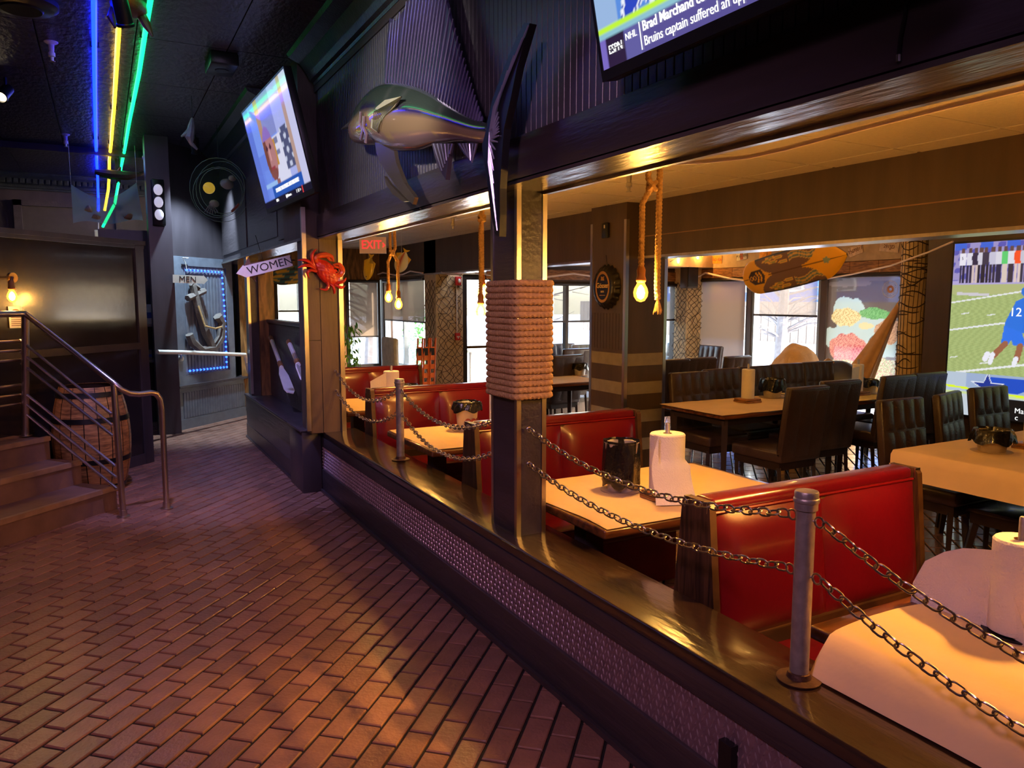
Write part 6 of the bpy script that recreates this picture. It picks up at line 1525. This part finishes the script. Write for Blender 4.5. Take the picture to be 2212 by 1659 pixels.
ds = thing('spot_lamp', 'amber ceiling spotlight over the booths aimed at the corridor floor', 'spotlight', (3.5, 1.05, 2.43), group='ceiling spot lamps')
dv = (Vector((.82, 2.75, 0))-Vector((3.46, 1.1, 2.33))).normalized(); Q = dv.to_track_quat('Z', 'Y').to_matrix().to_4x4(); Q.translation = Vector((3.46, 1.1, 2.33))
MB().lathe([(.02, -.1), (.04, -.09), (.04, .03), (.036, .03)], 18, (0, 0, 0), Q, cap=False).build('can', PLASB, ds); MB().lathe([(.001, .02), (.035, .022)], 18, (0, 0, 0), Q).build('lamp_face', emis('amber_face', (1, .6, .2, 1), 4.), ds); MB().tube([(3.5, 1.05, 2.36), (3.5, 1.05, 2.434)], .012, 6).build('arm', PLASB, ds)
spot('spot_light', Vector((3.46, 1.1, 2.33))+dv*.04, (.82, 2.75, 0), 420, (1, .52, .11), 17, 1.0, .03, ds)
# handrail of the steps
hr = thing('stair_handrail', 'brushed steel handrail with parallel bars beside the steps', 'handrail', (.06, 6.0, 0))
k3 = .3013; P1 = PZ(885*k3, 640+1580*k3, 0); P2 = PZ(1195*k3, 640+1520*k3, 0); P0_ = Vector((-.57, 6.83, .51))
def on01(x, y):
    r = sight(x*k3, 640+y*k3); n = Vector((P1.y-P0_.y, -(P1.x-P0_.x), 0)); return CAM+r*((P0_-CAM).dot(n)/r.dot(n))
R0 = on01(180, 125); R1_ = on01(815, 622)
def on12(x, y):
    r = sight(x*k3, 640+y*k3); n = Vector((P2.y-P1.y, -(P2.x-P1.x), 0)); return CAM+r*((P1-CAM).dot(n)/r.dot(n))
bend = [R0, R0.lerp(R1_, .5), R1_]+[on12(x, y) for x, y in ((870, 670), (930, 697), (1000, 702), (1080, 690), (1120, 700), (1150, 740), (1162, 800), (1175, 1100))]+[P2]
LDIR = -D45
MB().tube([R0+LDIR*2.2, R0], .024, 12).build('landing_rail', RAILM, hr); MB().tube(bend, .021, 12).build('top_rail', RAILM, hr)
MB().tube([P0_, R0+Vector((0, 0, -.01))], .026, 12).build('post', RAILM, hr); MB().tube([P1, R1_+Vector((0, 0, -.01))], .021, 12).build('post', RAILM, hr)
for q in (P0_, P1, P2): MB().lathe([(.045, 0), (.045, .006), (.028, .01), (.026, .05)], 16, q).build('floor_flange', RAILM, hr)
for (a, b) in (((145, 315), (800, 845)), ((150, 400), (803, 925)), ((155, 482), (808, 1000)), ((178, 693), (828, 1218)), ((185, 770), (832, 1298)), ((195, 850), (838, 1380))): MB().tube([on01(*a), on01(*b)], .0105, 8).build('bar', RAILM, hr)
for y in (320, 388, 455, 635, 703, 768): q = on01(150, y); MB().tube([q, q+LDIR*2.2], .0105, 8).build('bar', RAILM, hr)
# barrel
bq = PZ(204, 1006, 0); BC = from45(4.86, 5.04); br = thing('wooden_barrel', 'weathered wooden barrel behind the handrail', 'barrel', BC)
BH, r0, r1 = .86, .215, .285; st_ = 18
def brad(z): q = 2*z/BH-1; return r0+(r1-r0)*(1-q*q)
for k in range(st_):
    a0, a1 = 2*math.pi*k/st_+.012, 2*math.pi*(k+1)/st_-.012
    def sv(u, v, a0=a0, a1=a1): a = lerp(a0, a1, u); r = brad(v*BH); return (BC.x+r*math.cos(a), BC.y+r*math.sin(a), v*BH)
    MB().grid(sv, 2, 10).build('stave', WOODC, br, ang=60)
MB().lathe([(.001, BH-.04), (r0-.012, BH-.04)], 24, BC).build('head', WOODC, br); MB().lathe([(r0-.014, .0), (brad(.3)-.012, .3), (brad(.6)-.012, .6), (r0-.013, BH-.002), (r0-.02, BH-.002)], 28, BC, cap=False).build('inner_wall', LEGW, br)
for z in (.05, .27, .6, .8): MB().lathe([(brad(z-.02)+.001, z-.02), (brad(z-.02)+.004, z-.02), (brad(z+.02)+.004, z+.02), (brad(z+.02)+.001, z+.02)], 32, BC, cap=False).build('hoop', DARKM, br)
# notices and lamp on the partition at the left
def onpt(x, y, off=.0):
    r = sight(x, y); n = N45; o = from45(0, 5.38)+n*off; return CAM+r*((o-CAM).dot(n)/r.dot(n))
a, b = onpt(18, 662, .012), onpt(50, 708, .012); nt_ = thing('paper_notice', 'printed paper notice on the partition behind the landing rail', 'notice', (a+b)/2); MN = frame(Vector((a.x, a.y, b.z)), D45, (0, 0, 1)); wN = (Vector((b.x, b.y, 0))-Vector((a.x, a.y, 0))).length; hN = a.z-b.z
MB().obox(MN, 0, wN, 0, hN, -.003, .001).build('sheet', WHITEP, nt_)
for k in range(5): MB().obox(MN, wN*.12, wN*.88, hN*(.1+.09*k), hN*(.13+.09*k), .001, .0016).build('text_line', mat('notice_ink', rgb(120, 80, 70), .6), nt_)
MB().prism([(wN*(.5+.3*math.cos(q)), hN*(.76+.12*math.sin(q))) for q in [i*.5236 for i in range(12)]], MN @ Matrix.Translation((0, 0, .001)), .0008).build('notice_picture', mat('notice_red', rgb(190, 90, 60), .6), nt_)
w0 = onpt(26, 640, .1); wl_ = thing('wall_lamp', 'amber bulb wall lamp on the partition at the left edge', 'lamp', w0); bulb(wl_, w0, 9, .035); MB().tube([w0+Vector((0, 0, .11)), onpt(26, 600, .09), onpt(26, 600, .0)], .012, 8).build('arm', BRASS, wl_); MB().lathe([(.04, 0), (.04, .012)], 14, onpt(26, 600, .0), frame((0, 0, 0), D45, (0, 0, 1))).build('backplate', BRASS, wl_)
# oars
for i, (x0, y0, x1, y1, l) in enumerate(((732, 690, 850, 1015, 'white wooden oar leaning on the half wall, nearer the far post'), (840, 715, 905, 870, 'white wooden oar leaning on the half wall beside the crab column'))):
    Y_ = 7.4 if i == 0 else 6.9
    A_, B_ = PX(320+x0*ka, 480+y0*ka, 1.57), PX(320+x1*ka, 480+y1*ka, 1.47)
    if i: A_ = PX(320+x0*ka, 480+y0*ka, 1.55); B_ = A_+(B_-A_)*1.5
    B_.z = max(B_.z, .51); t = thing('wooden_oar', l, 'oar', B_, group='white oars'); d = (B_-A_)
    MB().tube([A_, A_+d*.6], [.022, .02], 8).build('shaft', WHITEP, t); MB().tube([A_-d*.01, A_+d*.07], .026, 8).build('grip', WOODC, t); MB().tube([A_+d*.5, A_+d*.58], .026, 8).build('leather_collar', WOODC, t)
    M = frame(A_+d*.58, d, (0, .9, .3)); L = d.length*.42; MB().prism([(0, .02), (L*.3, .045), (L*.9, .05), (L, .03), (L, -.03), (L*.9, -.05), (L*.3, -.045), (0, -.02)], M, .012).build('blade', WHITEP, t, smooth=False)
# bottles and box in the niche
for i, (x, z, w_, h_, c, l) in enumerate(((.47, 1.25, .16, .24, (206, 196, 170), 'pale carton with coloured label on the niche shelf'), (.44, .81, .14, .12, (130, 110, 90), 'small metal tray box on the lower niche shelf'))):
    t = thing('shelf_carton', l, 'box', (x, 10.38, z), group='boxes in the service niche'); MB().rbox(x-w_/2, x+w_/2, 10.33, 10.45, z, z+h_, .006, 2).build('carton', mat('carton_%d' % i, rgb(*c), .5), t); MB().box(x-w_/2, x+w_/2, 10.327, 10.331, z+h_*.3, z+h_*.6).build('carton_label', mat('carton_label_%d' % i, rgb(70, 80, 140), .5), t)
# ================================================================== OUTSIDE
SNOW = mat('pale_frosty_ground', rgb(226, 228, 230), .9, var=.12, vscale=.6)
gx = struct('ground', MB().box(8.5, 80, -40, 80, -.5, -.3).box(5.7, 8.5, 9.7, 80, -.5, -.3).box(-30, 5.7, 13.6, 80, -.5, -.3).box(4.8, 5.7, 10.8, 13.6, -.5, -.3), SNOW, 'pale frosty ground outside the windows')
hs = thing('blue_house', 'blue clapboard house across the street seen through the half shaded window', 'house', (31, 29, -.3)); HB_ = mat('blue_siding', rgb(76, 110, 176), .7, var=.06)
MB().box(28, 36, 20, 38, -.3, 6).build('siding', HB_, hs, smooth=False); MB().add([(27.4, 19.4, 6), (36.6, 19.4, 6), (36.6, 38.6, 6), (27.4, 38.6, 6), (32, 19.4, 9), (32, 38.6, 9)], [(0, 1, 4), (2, 3, 5), (0, 4, 5, 3), (1, 2, 5, 4), (0, 3, 2, 1)]).build('roof', mat('grey_shingles', rgb(120, 116, 116), .8), hs, smooth=False)
for y in (21.5, 24.2, 26.8, 29.5, 32.5):
    o = MB().box(27.93, 28, y, y+1.0, 1.9, 3.6).build('window_casing', WHITEP, hs, smooth=False); MB().box(27.9, 27.94, y+.12, y+.88, 2.0, 3.5).build('pane', mat('house_pane', rgb(110, 130, 150), .1), o, smooth=False)
fe = thing('board_fence', 'long tan board fence below the blue house', 'fence', (26, 25, -.3)); FW_ = mat('fence_board', rgb(170, 140, 116), .8, var=.15); pr = None
for k in range(75):
    y = 8+k*.42
    if pr is None: pr = MB().box(-.03, .03, 0, .39, -.3, 1.45).build('fence_board', FW_, fe, world=False, smooth=False); pr.location = Vector((26, y, 0))-fe.location
    else: shared('fence_board', pr, fe, Vector((26, y, 0))-fe.location)
BARK = mat('grey_bark', rgb(120, 110, 104), .9, var=.2)
def tree(x, y, h, label, seed):
    rnd = random.Random(seed); t = thing('bare_tree', label, 'tree', (x, y, -.3), group='bare trees outside')
    MB().tube([(x, y, -.3), (x+.1, y, h*.5), (x+.05, y+.1, h)], [.16, .1, .03], 8).build('trunk', BARK, t); mb = MB()
    for k in range(40):
        z = rnd.uniform(h*.12, h*.95); a = rnd.uniform(0, 6.28); L = rnd.uniform(.6, 1.6); p = Vector((x+.07, y+.03, z)); e = p+Vector((math.cos(a)*L, math.sin(a)*L, rnd.uniform(.2, .9)))
        mb.tube([p, p.lerp(e, .5)+Vector((0, 0, .1)), e], [.03, .018, .006], 4, cap=False)
        for j in range(4): q = p.lerp(e, rnd.uniform(.3, 1)); b = rnd.uniform(0, 6.28); mb.tube([q, q+Vector((math.cos(b), math.sin(b), rnd.uniform(-.3, .6)))*rnd.uniform(.2, .6)], [.01, .004], 3, cap=False)
    o = mb.build('branches', BARK, t); o['kind'] = 'stuff'
tree(14.5, 13.2, 4.2, 'bare tree standing right outside the half shaded window', 1); tree(8.6, 15.5, 4.5, 'bare tree outside the end window left of the pier', 2); tree(5.2, 16.4, 4, 'bare tree beyond the shaded windows past the booths', 3)
sh_ = thing('evergreen_shrub', 'green shrub outside the window beyond the last booth', 'shrub', (7.2, 17.5, -.3)); rnd = random.Random(9); mb = MB()
for k in range(900):
    a, b = rnd.uniform(0, 6.28), rnd.uniform(-1, 1); r = rnd.uniform(.5, .9); c = Vector((7.2+r*math.cos(a)*math.sqrt(1-b*b), 17.5+r*math.sin(a)*math.sqrt(1-b*b), .5+r*b)); q = Vector((rnd.uniform(-1, 1), rnd.uniform(-1, 1), rnd.uniform(-1, 1)))*.12; s = q.cross(Vector((0, 0, 1))).normalized()*.04
    mb.add([c-s, c+q, c+s], [(0, 1, 2)])
o = mb.build('foliage', LEAFD, sh_, smooth=False); o['kind'] = 'stuff'; MB().tube([(7.2, 17.5, -.3), (7.2, 17.5, .6)], .06, 6).build('stem', BARK, sh_)
pa = thing('patio_table', 'pale patio table with parasol foot outside the glazed door', 'table', (5.9, 12.6, -.3)); MB().lathe([(.45, .62), (.45, .66), (.0, .66)], 28, (5.9, 12.6, 0)).build('table_top', WHITEP, pa); MB().lathe([(.03, -.3), (.03, .62)], 10, (5.9, 12.6, 0)).build('pedestal', WHITEP, pa); MB().lathe([(.02, .66), (.02, 1.6)], 10, (5.9, 12.6, 0)).build('parasol_pole', WHITEP, pa); MB().lathe([(.3, -.3), (.3, -.27), (.05, -.24)], 20, (5.9, 12.6, 0)).build('foot', WHITEP, pa)
